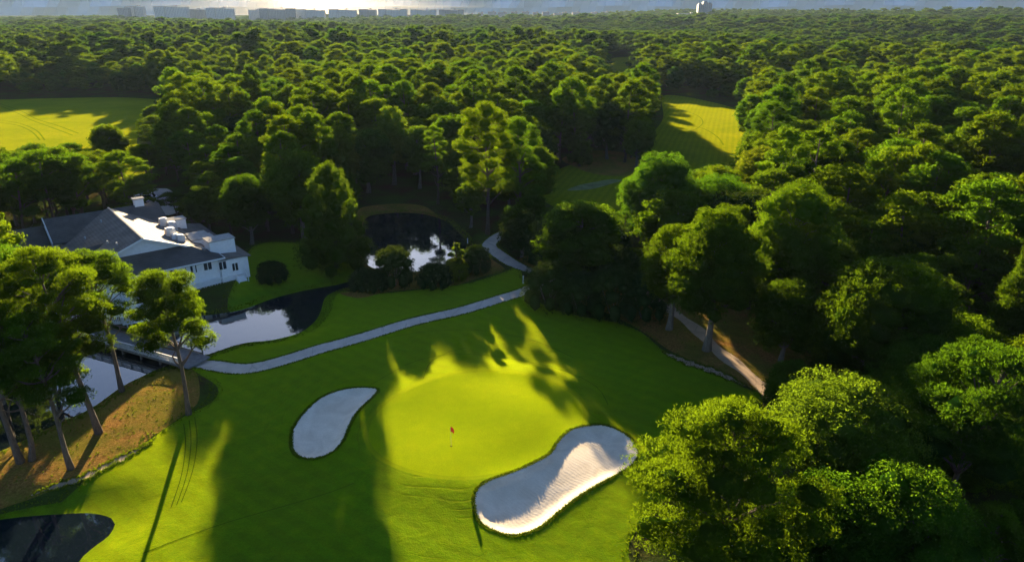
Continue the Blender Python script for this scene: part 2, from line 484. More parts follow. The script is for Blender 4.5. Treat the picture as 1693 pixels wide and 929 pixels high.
def terrain(P):
    P = np.atleast_2d(np.asarray(P, float)); x, y = P[:, 0], P[:, 1]
    z = .22 * np.sin(x * .11 + 1) * np.sin(y * .13) + .12 * np.sin(x * .31 + y * .2)
    R = np.hypot(x, y)
    z = z * np.clip(1 - (R - 120) / 100, .0, 1)
    # far land swells gently
    z = z + 22 * sm((R - 900) / 1500) * sm((x / np.maximum(R, 1) + .05) / .35) + 5 * sm((R - 700) / 900) * (np.sin(x * .004 + 2) * np.cos(y * .0031)) * sm((R - 600) / 500)
    # green sits on a low plateau
    d = sdf(P, green)
    z = z * sm(.15 + np.abs(d) / 8) + .55 * (1 - sm(d / 7.))
    for poly in (creek, pond, pond_2, brook):
        d = sdf(P, poly)
        t = sm((d + 1.5) / 6.0)
        zz = np.where(d < 0, ZW + d * .45, ZW + (z - ZW) * sm(d / 5.0 + .0))
        z = np.where(d < 5, np.maximum(zz, -2.4), z)
    for poly, dp in ((bunker_1, .36), (bunker_2, .35)):
        d = sdf(P, poly)
        lip = np.exp(-(np.maximum(d, 0) / 1.3) ** 2) * (.10 if dp < .355 else .06)
        z = z + np.where(d >= 0, lip, lip - dp * sm(-d / 1.1) - (.03 if dp < .355 else .06) * sm(-d / 3))
    return z
def tz(x, y): return float(terrain([(x, y)])[0])

# ------------------------------------------------------------------ ground: one sheet, cut along the outlines
def ground():
    pts = []
    def grid(x0, x1, y0, y1, s, excl=None):
        xs = np.arange(x0, x1, s); ys = np.arange(y0, y1, s)
        X, Y = np.meshgrid(xs, ys); P = np.stack([X.ravel(), Y.ravel()], 1)
        P = P + NR.uniform(-.22, .22, P.shape) * s
        if excl:
            k = (P[:, 0] > excl[0]) & (P[:, 0] < excl[1]) & (P[:, 1] > excl[2]) & (P[:, 1] < excl[3]); P = P[~k]
        return P
    A = grid(-75, 60, 30, 165, 1.5)
    B = grid(-480, 480, 0, 480, 13, (-75, 60, 30, 165))
    Cc = grid(-7000, 7000, -1500, 9000, 210, (-480, 480, 0, 480))
    extra = []
    for poly in (bunker_1, bunker_2):
        q = np.asarray(poly); lo = q.min(0) - 1.5; hi = q.max(0) + 1.5
        E_ = grid(lo[0], hi[0], lo[1], hi[1], .42); extra.append(E_[sdf(E_, poly) < 1.4])
    allp = np.concatenate([A, B, Cc] + extra)
    near = [('sand_bunker', bunker_1), ('sand_bunker', bunker_2), ('green', green), ('collar', collar), ('path', path_1), ('path', path_2), ('path', path_3),
            ('c', creek), ('c', pond), ('c', pond_2), ('c', brook), ('s', straw_left), ('s', straw_right), ('s', stone_edge), ('s', stone_left), ('s', pond_bank), ('l', lawn), ('l', house_lawn),
            ('f', far_left), ('f', far_right), ('f', far_glade), ('f', far_straw), ('f', far_bunker), ('p', lot)]
    keep = np.ones(len(allp), bool)
    for nme, poly in near:
        q = np.asarray(poly); lo = q.min(0) - 1; hi = q.max(0) + 1
        k = ((allp > lo) & (allp < hi)).all(1)
        if k.any():
            idx = np.where(k)[0]; keep[idx[dist_edge(allp[idx], poly) < .14]] = False
    allp = allp[keep]
    V = [Vector((float(a), float(b))) for a, b in allp]; Ed = []
    for nme, poly in near:
        b = len(V); V += [Vector((float(a), float(c))) for a, c in poly]; n = len(poly)
        Ed += [(b + i, b + (i + 1) % n) for i in range(n)]
    r = delaunay_2d_cdt(V, Ed, [], 0, 1e-4)
    vo = np.array([(v.x, v.y) for v in r[0]]); fo = np.array([f for f in r[2] if len(f) == 3])
    cen = vo[fo].mean(1)
    z = terrain(vo)
    reg = np.zeros(len(fo), int)       # 0 forest floor
    order = [(1, lawn), (1, house_lawn), (2, far_left), (2, far_right), (2, far_glade), (3, straw_left), (3, straw_right), (3, pond_bank), (3, far_straw), (4, lot), (5, collar), (6, green),
             (7, path_1), (7, path_2), (8, path_3), (8, stone_edge), (8, stone_left), (11, far_bunker), (9, bunker_1), (9, bunker_2), (10, creek), (10, pond), (10, pond_2), (10, brook)]
    # bunkers cut the green's collar, never the other way round
    def small(poly, P):
        q = np.asarray(poly); lo = q.min(0); hi = q.max(0)
        k = ((P > lo) & (P < hi)).all(1); o = np.zeros(len(P), bool)
        if k.any(): o[k] = inside(P[k], poly)
        return o
    for i, poly in order: reg[small(poly, cen)] = i
    names = {0: ('forest_floor', 'floor'), 1: ('mown_lawn', 'fairway'), 2: ('far_fairway', 'far_fairway'), 3: ('pine_straw_ground', 'straw'), 4: ('gravel_yard', 'path'), 5: ('green_collar', 'collar'),
             6: ('putting_green', 'green'), 7: ('cart_path', 'path'), 8: ('sandy_path', 'dirtpath'), 9: ('bunker_sand', 'sand'), 10: ('pond_bed', 'bed'), 11: ('old_bunker', 'oldsand')}
    for i, (nm, mk) in names.items():
        f = fo[reg == i]
        if not len(f): continue
        u, inv = np.unique(f, return_inverse=True); inv = inv.reshape(f.shape)
        me = bpy.data.meshes.new(nm)
        me.from_pydata(np.column_stack([vo[u], z[u]]).tolist(), [], inv.tolist())
        me.materials.append(M[mk])
        me.polygons.foreach_set('use_smooth', [True] * len(f)); me.update()
        if me.polygons[0].normal.z < 0: me.flip_normals()
        o = link(bpy.data.objects.new(nm, me)); tag(o, kind='structure')
ground()

def water(name, poly):
    q = offset_poly(poly, .5)
    mb = MB(); n = len(q)
    cx = sum(p[0] for p in q) / n; cy_ = sum(p[1] for p in q) / n
    me = bpy.data.meshes.new(name)
    r = delaunay_2d_cdt([Vector(p) for p in q], [(i, (i + 1) % n) for i in range(n)], [list(range(n))], 1, 1e-4)
    me.from_pydata([(v.x, v.y, ZW) for v in r[0]], [], [tuple(f) for f in r[2]])
    me.materials.append(M['water']); me.update()
    if me.polygons[0].normal.z < 0: me.flip_normals()
    tag(link(bpy.data.objects.new(name, me)), kind='structure')
for nm, pl in (('creek_water', creek), ('pond_water', pond), ('pond_water', pond_2), ('brook_water', brook)): water(nm, pl)

M['track'] = grass_mat('pressed_turf', (.012, .05, .003), (.022, .07, .003), (.04, .085, .003), 1., relief=.03, sheen=.12)
def track(pix, wd):
    c = spline(gp(pix), 1.2, False); r = ribbon(c, wd); n = len(c)
    zz = terrain(r) + .022
    v = [(x, y, z) for (x, y), z in zip(r, zz)]
    mb = MB(); mb.add(v, [(i, 2 * n - 1 - i, 2 * n - 2 - i, i + 1) for i in range(n - 1)])
    o = mb.build('wheel_track', M['track']); tag(o, kind='structure')
for pts in ([(0,172),(35,184),(60,197),(95,208),(130,221)], [(2,176),(30,188),(52,199),(85,211),(120,224)], [(0,203),(30,208),(52,218),(66,232)], [(0,199),(34,205),(60,216),(74,232)],
            [(1118,180),(1150,190),(1162,202),(1150,214),(1122,222)], [(1122,205),(1160,212),(1185,226),(1196,240)]): track(pts, .55)
for pts in ([(236,914),(330,880),(430,846),(520,818),(585,800)], [(300,830),(318,780),(326,730),(322,690)], [(292,835),(309,784),(316,732),(313,696)], [(283,838),(300,786),(307,736),(304,702)],
            [(700,632),(712,600),(745,582),(770,575)], [(610,640),(680,600),(760,586),(850,592),(930,612),(985,640),(1005,672)], [(640,560),(720,548),(800,545),(880,560),(950,590)],
            ): track(pts, .09)

# ------------------------------------------------------------------ trees
def np_mesh(name, V, Q, T=None, mats=(), tint=None, mi=None, smooth=None):
    """V (n,3); Q (m,4) quads; T (k,3) triangles"""
    me = bpy.data.meshes.new(name)
    nq = len(Q) if Q is not None else 0; ntr = len(T) if T is not None else 0
    loops = np.concatenate([np.asarray(Q).ravel() if nq else np.zeros(0, int), np.asarray(T).ravel() if ntr else np.zeros(0, int)])
    starts = np.concatenate([np.arange(nq) * 4, nq * 4 + np.arange(ntr) * 3])
    me.vertices.add(len(V)); me.vertices.foreach_set('co', np.asarray(V, np.float32).ravel())
    me.loops.add(len(loops)); me.loops.foreach_set('vertex_index', loops.astype(np.int32))
    me.polygons.add(nq + ntr); me.polygons.foreach_set('loop_start', starts.astype(np.int32))
    for m in mats: me.materials.append(m)
    if mi is not None: me.polygons.foreach_set('material_index', np.asarray(mi, np.int32))
    if smooth is not None: me.polygons.foreach_set('use_smooth', np.asarray(smooth, bool))
    if tint is not None:
        a = me.attributes.new('tint', 'FLOAT', 'FACE'); a.data.foreach_set('value', np.asarray(tint, np.float32))
    me.update(calc_edges=True)
    return me

def unit(v): return v / np.maximum(np.linalg.norm(v, axis=-1, keepdims=True), 1e-9)

def ico():
    t = (1 + 5 ** .5) / 2
    v = np.array([(-1, t, 0), (1, t, 0), (-1, -t, 0), (1, -t, 0), (0, -1, t), (0, 1, t), (0, -1, -t), (0, 1, -t), (t, 0, -1), (t, 0, 1), (-t, 0, -1), (-t, 0, 1)], float)
    f = np.array([(0, 11, 5), (0, 5, 1), (0, 1, 7), (0, 7, 10), (0, 10, 11), (1, 5, 9), (5, 11, 4), (11, 10, 2), (10, 7, 6), (7, 1, 8), (3, 9, 4), (3, 4, 2), (3, 2, 6), (3, 6, 8), (3, 8, 9), (4, 9, 5), (2, 4, 11), (6, 2, 10), (8, 6, 7), (9, 8, 1)])
    return unit(v), f
ICO_V, ICO_F = ico()

def leaves(rg, c, r, n, size, aspect=.5, spiky=0., upb=.25, shell=(.72, 1.08), tint=None, flat=.8):
    """n leaf quads round each clump centre c (M,3) of radius r (M,)"""
    M_ = len(c)
    d = unit(rg.normal(size=(M_, n, 3)))
    d[..., 2] = np.where((d[..., 2] < 0) & (rg.random((M_, n)) < .5 + upb), -d[..., 2], d[..., 2])
    k = rg.uniform(shell[0], shell[1], (M_, n, 1))
    off = d * k * r[:, None, None]; off[..., 2] *= flat
    p = c[:, None, :] + off
    nrm = unit(d + rg.normal(size=d.shape) * (.34 if size < .5 else .2))
    a = unit(np.cross(nrm, rg.normal(size=d.shape)))
    if spiky:
        a = unit(a * (1 - spiky) + d * spiky + np.array([0, 0, .25 * spiky]))
        b = unit(np.cross(a, rg.normal(size=d.shape)))
    else:
        b = unit(np.cross(nrm, a))
    s = size * rg.uniform(.65, 1.35, (M_, n, 1))
    A = a * s * .5; B = b * s * aspect * .5
    V = np.stack([p - A, p + B - A * .1, p + A, p - B - A * .1], 2).reshape(-1, 3)
    Q = np.arange(len(V)).reshape(-1, 4)
    if tint is None: tint = rg.uniform(.1, .9, M_)
    tt = (tint[:, None] + rg.normal(size=(M_, n)) * .13).clip(0, 1).ravel()
    return V, Q, tt

def crown_from_lobes(rg, L, sub_r, sub_n, leaf_n, leaf_s, name, m, spiky=0., flat=1., core=.80, aspect=.5):
    """L (k,6): lobe centre and radii. Sub clumps ride on the lobe shells, leaves ride on the sub clumps; a ragged dark blob is added inside each lobe to block light."""
    k = len(L)
    area = (L[:, 3] * L[:, 4] + L[:, 3] * L[:, 5] + L[:, 4] * L[:, 5]) / 3
    ns = np.maximum(5, (sub_n * area / area.mean()).astype(int))
    ix = np.repeat(np.arange(k), ns); M_ = len(ix)
    d = unit(rg.normal(size=(M_, 3)))
    d[:, 2] = np.where((d[:, 2] < -.15) & (rg.random(M_) < .65), -d[:, 2], d[:, 2])
    q = rg.uniform(.78, 1.06, (M_, 1))
    c = L[ix, :3] + d * L[ix, 3:6] * q
    r = sub_r * rg.uniform(.6, 1.45, M_)
    lob_t = rg.uniform(.15, .8, k)
    tint = (lob_t[ix] + rg.normal(size=M_) * .13).clip(0, 1)
    V, Q, tt = leaves(rg, c, r, leaf_n, leaf_s, aspect, spiky, tint=tint, flat=flat)
    # light-blocking blobs added inside the lobes
    nv = len(ICO_V)
    cv = L[:, None, :3] + ICO_V[None] * L[:, None, 3:6] * core * rg.uniform(.75, 1.1, (k, nv, 1))
    T = ICO_F[None] + (np.arange(k) * nv)[:, None, None] + len(V)
    V2 = np.concatenate([V, cv.reshape(-1, 3)])
    tt = np.concatenate([tt, np.repeat(lob_t * .7, len(ICO_F))])  # shade inside the crown put into the blobs' darker tint
    me = np_mesh(name, V2, Q, T.reshape(-1, 3), [m], tt)
    return me

def trunk_mesh(rg, name, m, path, r0, r1, limbs, n=8, lr=.10):
    """path: centre line points; limbs: end points that hang on the trunk"""
    mb = MB()
    k = len(path)
    rad = [r0 * (1 - i / (k - 1)) + r1 * (i / (k - 1)) for i in range(k)]
    rad[0] *= 1.45; rad[1] *= 1.08
    mb.tube(path, rad, n)
    P = np.array(path)
    for e in limbs:
        e = np.array(e)
        i = int(np.argmin(np.abs(P[:, 2] - (e[2] - .45 * np.linalg.norm(e[:2] - P[-1, :2]) - .6))))
        i = min(max(i, 1), k - 2)
        s = P[i]; mid = (s + e) / 2 + np.array([0, 0, .08 * np.linalg.norm(e - s)]) + rg.normal(size=3) * .18
        ln = np.linalg.norm(e - s); q = min(rad[i] * .7, lr + .012 * ln)
        mb.tube([s, mid * .6 + s * .4 + rg.normal(size=3) * .1, mid, mid * .35 + e * .65 + rg.normal(size=3) * .12, e], [q, q * .8, q * .6, q * .42, q * .2], 5, cap=False)
    me = bpy.data.meshes.new(name); me.from_pydata(mb.v, [], mb.f); me.materials.append(m)
    me.polygons.foreach_set('use_smooth', [True] * len(mb.f)); me.update()
    return me

def bent(h, lean, rg, k=9, wob=.25):
    t = np.linspace(0, 1, k)
    return [(lean[0] * u ** 1.3 + (wob * sin(5 * u + lean[0]) if 0 < u else 0), lean[1] * u ** 1.3 + (wob * .7 * sin(4 * u + 1) if u > 0 else 0), -.3 + (h + .3) * u) for u in t]

DET = {'near': dict(sub_r=.34, sub_n=80, leaf_n=20, leaf_s=.175, core=.72),
       'mid': dict(sub_r=.38, sub_n=46, leaf_n=12, leaf_s=.30, core=.82),
       'far': dict(sub_r=.5, sub_n=44, leaf_n=6, leaf_s=.55, core=.93)}

def pine(seed, h, r, det='mid', base=.48, lean=(0, 0), nl=26, m='pine', ls=1.):
    rg = np.random.default_rng(seed)
    path = bent(h * .93, lean, rg)
    P = np.array(path)
    L = []
    for i in range(nl):
        t = (i + .5) / nl                                  # 0 bottom of crown, 1 top
        z = h * (base + (1 - base) * (t ** .72)) - .9
        prof = r * sqrt(max(.02, 1 - ((t - .34) / .70) ** 2)) * (.62 + .40 * rg.random() ** .6)
        a = i * 2.399 + rg.normal() * .35
        lr = ls * r * rg.uniform(.24, .40) * (1.08 - .3 * t)
        tx = np.interp(z, P[:, 2], P[:, 0]); ty = np.interp(z, P[:, 2], P[:, 1])
        rr = max(0, prof - lr * .6)
        if t > .95: rr *= .4
        L.append((tx + rr * cos(a), ty + rr * sin(a), z, lr, lr * rg.uniform(.85, 1.15), lr * rg.uniform(.48, .68)))
    L = np.array(L)
    D = DET[det]
    cm = crown_from_lobes(rg, L, D['sub_r'] * (.95 if det != 'near' else 1), D['sub_n'], D['leaf_n'], D['leaf_s'] * (1.4 if det == 'near' else 1.15), 'crown', M[m], spiky=.75 if det == 'near' else .35, flat=.85, core=D['core'] * .92, aspect=.24 if det == 'near' else .48)
    limbs = [tuple(l[:3]) for l in L[::(1 if det == 'near' else 2)]]
    # bare stubs under the crown
    for k in range(4):
        z = h * rg.uniform(base * .7, base); a = rg.uniform(0, 6.28); ln = rg.uniform(.8, 2.0)
        limbs.append((np.interp(z, P[:, 2], P[:, 0]) + ln * cos(a), np.interp(z, P[:, 2], P[:, 1]) + ln * sin(a), z))
    tm = trunk_mesh(rg, 'trunk', M['bark'], path, .0125 * h + .05, .07, limbs if det != 'far' else [])
    return cm, tm

def broad(seed, h, r, det='mid', base=.22, m='oak', nl=34, lean=(0, 0), squash=1., bark='greybark', top=1.):
    rg = np.random.default_rng(seed)
    path = bent(h * .8, lean, rg)
    cz = h * (base + 1) / 2; rz = h * (1 - base) / 2
    L = []
    for i in range(nl):
        u = (i + .5) / nl; zc = 1 - 1.75 * u; a = i * 2.399 + rg.normal() * .3
        sr = sqrt(max(0, 1 - zc * zc)) if zc < 1 else 0
        lr = r * rg.uniform(.26, .42)
        k = rg.uniform(.72, 1.02)
        x = (r - lr * .7) * sr * k * cos(a); y = (r - lr * .7) * sr * k * sin(a); z = cz + (rz - lr * .6) * zc * (.9 + .14 * rg.random())
        L.append((x + lean[0] * z / h, y + lean[1] * z / h, z, lr, lr * rg.uniform(.85, 1.15), lr * rg.uniform(.65, .9) * squash))
    L.append((lean[0] * .6, lean[1] * .6, cz, r * .55, r * .55, rz * .6))
    L = np.array(L); D = DET[det]
    cm = crown_from_lobes(rg, L, D['sub_r'] * 1.1, D['sub_n'], D['leaf_n'], D['leaf_s'], 'crown', M[m], spiky=0., flat=.9, core=D['core'], aspect=.62)
    tm = trunk_mesh(rg, 'trunk', M[bark], path, .028 * h * .8 + .08, .08, [tuple(l[:3]) for l in L[:-1:(1 if det == 'near' else 3)]] if det != 'far' else [], lr=.12)
    return cm, tm

def conic(seed, h, r, det='mid', base=.06, m='oak', nl=44, pw=.8):
    """cypress: a tall cone with a rounded tip"""
    rg = np.random.default_rng(seed); L = []
    for i in range(nl):
        t = ((i + .5) / nl) ** 1.15; z = h * (base + (1 - base) * t) - .5
        prof = r * (1 - t) ** pw * (1.0 if t > .12 else .75 + 2 * t)
        a = i * 2.399; lr = max(.55, r * rg.uniform(.22, .34) * (1.1 - .5 * t))
        rr = max(0, prof - lr * .55) * rg.uniform(.8, 1.05)
        L.append((rr * cos(a), rr * sin(a), z, lr, lr, lr * .9))
    for t in (.15, .35, .55, .72, .86): L.append((0, 0, h * t, r * (1 - t) ** pw * .62, r * (1 - t) ** pw * .62, h * .13))
    L = np.array(L); D = DET[det]
    cm = crown_from_lobes(rg, L, D['sub_r'], D['sub_n'], D['leaf_n'], D['leaf_s'], 'crown', M[m], flat=1., core=D['core'], aspect=.5)
    tm = trunk_mesh(rg, 'trunk', M['bark'], bent(h * .92, (0, 0), rg), .03 * h * .7, .06, [], lr=.1)
    return cm, tm

def bush(seed, h, r, det='mid', m='dark', nl=16):
    rg = np.random.default_rng(seed); L = []
    for i in range(nl):
        a = i * 2.399; t = (i + .5) / nl; rr = r * sqrt(t) * .72
        lr = r * rg.uniform(.28, .42); z = max(lr * .45, h * sqrt(max(.04, 1 - (rr / r) ** 2)) - lr * .6)
        L.append((rr * cos(a), rr * sin(a), z, lr, lr, lr * .85))
    for i in range(8):
        a = i * .785; L.append((r * .72 * cos(a), r * .72 * sin(a), h * .25, r * .3, r * .3, h * .3))
    L = np.array(L); D = DET[det]
    cm = crown_from_lobes(rg, L, D['sub_r'] * .8, int(D['sub_n'] * .8), D['leaf_n'], D['leaf_s'] * .75, 'foliage', M[m], core=D['core'], aspect=.5)
    mb = MB()
    for i in range(5):
        a = i * 1.256; mb.tube([(0.1 * cos(a), .1 * sin(a), -.2), (.3 * r * cos(a), .3 * r * sin(a), h * .35), (.5 * r * cos(a), .5 * r * sin(a), h * .6)], [.07, .05, .03], 5)
    me = bpy.data.meshes.new('stems'); me.from_pydata(mb.v, [], mb.f); me.materials.append(M['greybark']); me.update()
    return cm, me

CASTERS = []      # (x, y, r, h, base) of every tree, for the shadow checks
KN = {'pine': 'pine_tree', 'broad': 'broadleaf_tree', 'conic': 'cypress_tree', 'bush': 'shrub'}
CAT = {'pine': 'pine tree', 'broad': 'broadleaf tree', 'conic': 'cypress tree', 'bush': 'shrub'}
def plant(kind, meshes, x, y, rz=0., sc=1., szz=None, label=None, group=None, tilt=(0, 0)):
    cm, tm = meshes
    t = empty(KN[kind], (x, y, tz(x, y) - .05), rz)
    t.rotation_euler = (tilt[0], tilt[1], rz)
    t.scale = (sc, sc, szz or sc)
    tag(t, label, CAT[kind], group)
    link(bpy.data.objects.new('foliage' if kind == 'bush' else 'crown', cm), t)
    link(bpy.data.objects.new('stems' if kind == 'bush' else 'trunk', tm), t)
    return t

# placed trees: (kind, base px, D override or None, top px y or height, crown radius m, options, label)
def placed(kind, bx, by, ty, r, label, det='mid', seed=None, group=None, **kw):
    x, y = G(bx, by)
    D = sqrt(x * x + y * y)
    zt = HC - y * (sin(dep(ty)) / cos(dep(ty)))          # height of the top in the tree's own depth plane
    h = zt if ty < 1500 else ty
    s = seed if seed is not None else int(bx * 7 + by)
    if kind == 'pine': me = pine(s, h, r, det, **kw)
    elif kind == 'broad': me = broad(s, h, r, det, **kw)
    elif kind == 'conic': me = conic(s, h, r, det, **kw)
    else: me = bush(s, h, r, det, **kw)
    lx, ly = kw.get('lean', (0, 0))
    CASTERS.append((x + lx * .8, y + ly * .8, r, h, h * kw.get('base', .4 if kind == 'pine' else .2), label))
    return plant(kind, me, x, y, 0., 1., None, label, group)

# --- left foreground
placed('pine', 36, 768, 452, 4.2, 'tall pine on the brown bank with a thin trunk, last before the left frame edge', 'near', base=.42, lean=(-1.8, 0), nl=26)
placed('pine', 53, 764, 505, 3.8, 'pine with a bare trunk close beside the outermost pine on the brown bank', 'near', base=.5, lean=(.9, .6), nl=22)
placed('pine', 118, 776, 520, 4.0, 'pine on the lower brown bank just above the stone edging by the corner pond', 'near', base=.50, lean=(-1.6, 1.0), nl=26)
placed('pine', 164, 716, 408, 5.0, 'leaning pine with a broad umbrella crown in the middle of the brown bank', 'near', base=.50, lean=(-3.0, .8), nl=32)
placed('pine', 200, 640, 404, 4.8, 'slender pine at the water edge whose flat crown hides the clubhouse front', 'near', base=.66, lean=(-.9, 0), nl=28, seed=5)
placed('pine', 312, 686, 446, 4.1, 'lone pine with a tall bare trunk at the end of the footbridge', 'near', base=.52, lean=(-.5, .5), nl=30)
placed('broad', -5, 660, 372, 7.2, 'round broadleaf tree at the left frame edge with a bright yellow green top', 'near', base=.28, m='oak', nl=44)
placed('pine', 88, 650, 425, 4.6, 'dense pine between the leaning pine and the clubhouse roof', 'near', base=.30, nl=34)
# --- around the clubhouse and the pond
placed('conic', 556, 443, 270, 7.2, 'large dense rounded cone of a tree on the lawn between clubhouse and pond', 'near', base=.05, nl=46, pw=.46, m='oak', seed=11)
placed('broad', 416, 402, 290, 4.9, 'bright leafy tree standing just behind the right end of the clubhouse', 'near', base=.16, m='oak', nl=34)
placed('bush', 452, 466, 436, 2.7, 'rounded dark shrub alone on the clubhouse lawn')
placed('bush', 603, 474, 442, 2.6, 'greyish shrub where the creek meets the pond')
placed('bush', 652, 470, 408, 3.6, 'tall dark shrub in front of the middle of the pond')
placed('bush', 622, 478, 450, 2.2, 'low shrub squeezed between the greyish shrub and the tall dark one')
placed('bush', 718, 471, 436, 3.2, 'wide rounded shrub on the pond bank above the lawn')
placed('bush', 755, 463, 428, 1.9, 'small sunlit shrub with straw coloured grass beside the pond corner', m='yoak')
placed('bush', 788, 452, 410, 2.6, 'upright shrub beside the curve of the cart path')
placed('pine', 756, 462, 396, 1.3, 'thin young pine leaning over the pond corner', base=.35, nl=9)
placed('pine', 806, 387, 168, 6.2, 'tallest pine behind the pond, two bare trunks height above the path', 'near', base=.36, nl=40)
placed('pine', 858, 372, 192, 5.6, 'tall pine just right of the tallest one behind the pond', 'near', base=.32, nl=34)
placed('pine', 724, 338, 204, 3.3, 'thin pine with a sparse crown alone on the far bank of the pond', 'near', base=.42, nl=15)
placed('broad', 778, 375, 300, 3.0, 'small sunlit tree under the tallest pines at the pond shore', base=.2, m='yoak', nl=16)
placed('broad', 652, 306, 176, 5.0, 'yellow green sunlit tree, tallest of the bright ones behind the pond', base=.12, m='yoak', nl=36)
placed('broad', 694, 312, 210, 4.4, 'slim yellow green tree next to the tallest bright one behind the pond', base=.14, m='yoak', nl=28)
placed('broad', 748, 300, 190, 6.8, 'round mid green tree between the bright trees and the tallest pine', base=.15, nl=34)
placed('pine', 570, 322, 186, 5.4, 'pine with visible bare trunks to the left of the bright yellow trees', base=.45, nl=30)
placed('pine', 524, 348, 184, 6.0, 'wide flat topped pine rising behind the conical cypress', base=.38, nl=32)
placed('pine', 490, 362, 190, 6.4, 'pine behind the large rounded cone tree, its crown towards the clubhouse', base=.3, nl=30)
placed('pine', 484, 386, 214, 5.6, 'pine between the bright leafy tree and the large rounded cone tree, behind both', base=.2, nl=32)
placed('pine', 512, 336, 172, 6.4, 'tall pine in the row behind the large rounded cone tree, second from its left', base=.2, nl=32)
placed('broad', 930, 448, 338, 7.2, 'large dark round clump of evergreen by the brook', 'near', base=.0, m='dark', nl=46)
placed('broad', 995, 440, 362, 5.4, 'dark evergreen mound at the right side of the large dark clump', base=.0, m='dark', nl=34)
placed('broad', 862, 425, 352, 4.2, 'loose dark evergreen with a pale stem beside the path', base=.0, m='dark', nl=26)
placed('broad', 1085, 420, 258, 7.4, 'great spreading oak with a sunlit yellow rim, highest in the centre right', 'near', base=.10, nl=52)
placed('broad', 1180, 428, 292, 7.4, 'spreading oak whose dark crown slopes down from the great oak', 'near', base=.10, nl=48)
placed('broad', 1168, 580, 350, 6.3, 'broad tree with a stout pale trunk standing in sunlit mulch by the sandy path', 'near', base=.16, nl=54, m='oak')
placed('broad', 1106, 545, 372, 4.4, 'tree with a thinner trunk at the left side of the sandy path', 'near', base=.2, nl=36)
placed('broad', 1290, 545, 303, 6.4, 'tall yellow green tree right of the broad tree with the pale trunk', 'near', base=.1, nl=50, m='oak')
placed('bush', 906, 508, 438, 4.2, 'leafy dark shrub at the end of the cart path', 'near')
placed('bush', 958, 515, 452, 3.8, 'dark shrub second along the mulch bed from the path end', 'near')
placed('bush', 1012, 522, 442, 4.4, 'dark shrub in the middle of the mulch bed hedge', 'near')
placed('bush', 1062, 525, 455, 4.0, 'dark shrub last in the mulch bed hedge before the sandy path', 'near')
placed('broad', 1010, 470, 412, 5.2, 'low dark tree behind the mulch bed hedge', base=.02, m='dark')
placed('bush', 1296, 664, 630, 2.3, 'dark shrub at the bend of the sandy path', 'near')
# --- far lawn trees
placed('pine', 1262, 325, 166, 6.2, 'pine with an airy crown at the edge of the sunlit right fairway', 'near', base=.28, nl=30)
placed('conic', 958, 275, 188, 4.4, 'pale green conical tree on the shaded lawn before the far pines', base=.12, nl=30, m='oak')
placed('broad', 190, 300, 206, 5.4, 'dark tree silhouetted against the sunlit left fairway', base=.15, nl=34)
# --- right foreground
placed('pine', 1178, 1010, 668, 6.8, 'big dense pine in the lower right, its crown over the bunker end', 'near', base=.30, nl=50)
placed('broad', 1370, 850, 640, 6.8, 'yellow green tree with bare grey branches behind the big dense pine', 'near', base=.35, m='yoak', nl=44)
placed('broad', 1180, 820, 672, 4.2, 'small tree with an olive crown reaching over the lawn edge', 'near', base=.35, m='yoak', nl=24)
placed('pine', 1553, 880, 588, 6.4, 'umbrella pine with a long bare leaning trunk in the lower right', 'near', base=.52, lean=(2.2, 1.0), nl=38)
placed('broad', 1440, 655, 432, 8.0, 'huge spreading tree above the umbrella pine, clumpy yellow green crown', 'near', base=.10, nl=62, m='oak')
placed('conic', 1642, 640, 402, 4.6, 'spire shaped conifer rising at the right above the umbrella pine', 'near', base=.1, nl=40, pw=.9, m='pine')
placed('pine', 1608, 1010, 838, 3.0, 'young bright pine at the bottom edge under the umbrella pine', 'near', base=.2, nl=18)
placed('broad', 1300, 690, 600, 2.8, 'low bright tree at the bend of the sandy path', 'near', base=.1, m='oak', nl=20)
placed('pine', 1700, 1000, 850, 4.2, 'pine crown cut by the bottom right corner', 'near', base=.2, nl=24)
placed('broad', 1460, 1010, 790, 5.6, 'shaded tree at the bottom edge between the big pine and the young pine', 'near', base=.1, m='oak', nl=40)
placed('broad', 1650, 800, 670, 5.4, 'shaded tree behind the trunk of the umbrella pine', 'near', base=.1, m='dark', nl=36)
placed('broad', 1560, 660, 520, 6.0, 'round tree between the huge spreading tree and the spire shaped conifer', 'near', base=.1, m='oak', nl=44)

placed('broad', 1240, 1060, 900, 4.6, 'dark leafy tree cut by the bottom edge under the big dense pine', 'near', base=.05, m='oak', nl=34)
placed('broad', 1360, 985, 800, 5.4, 'dark leafy tree at the bottom edge right of the big dense pine', 'near', base=.05, m='oak', nl=40)
placed('broad', 1740, 860, 700, 6.0, 'dark leafy tree cut by the right frame edge beside the umbrella pine', 'near', base=.05, m='oak', nl=40)
placed('bush', 1520, 930, 860, 4.2, 'green undergrowth shrub at the foot of the umbrella pine', 'near', m='oak')
placed('bush', 1440, 800, 745, 4.6, 'green undergrowth shrub behind the yellow green tree with grey branches', 'near', m='oak')
placed('bush', 1570, 780, 730, 4.4, 'green undergrowth shrub between umbrella pine trunk and huge spreading tree', 'near', m='oak')
placed('broad', 1500, 715, 560, 5.4, 'round tree behind the crown of the umbrella pine, on its left', 'near', base=.08, m='oak', nl=40)
placed('pine', 1395, 640, 500, 4.8, 'pine below the left end of the huge spreading tree', 'near', base=.15, nl=32)
placed('broad', 1690, 720, 560, 5.4, 'round tree cut by the right frame edge above the umbrella pine', 'near', base=.08, m='oak', nl=40)
placed('broad', 1290, 600, 470, 4.6, 'leafy tree just right of the bend in the sandy path', 'near', base=.08, m='oak', nl=34)
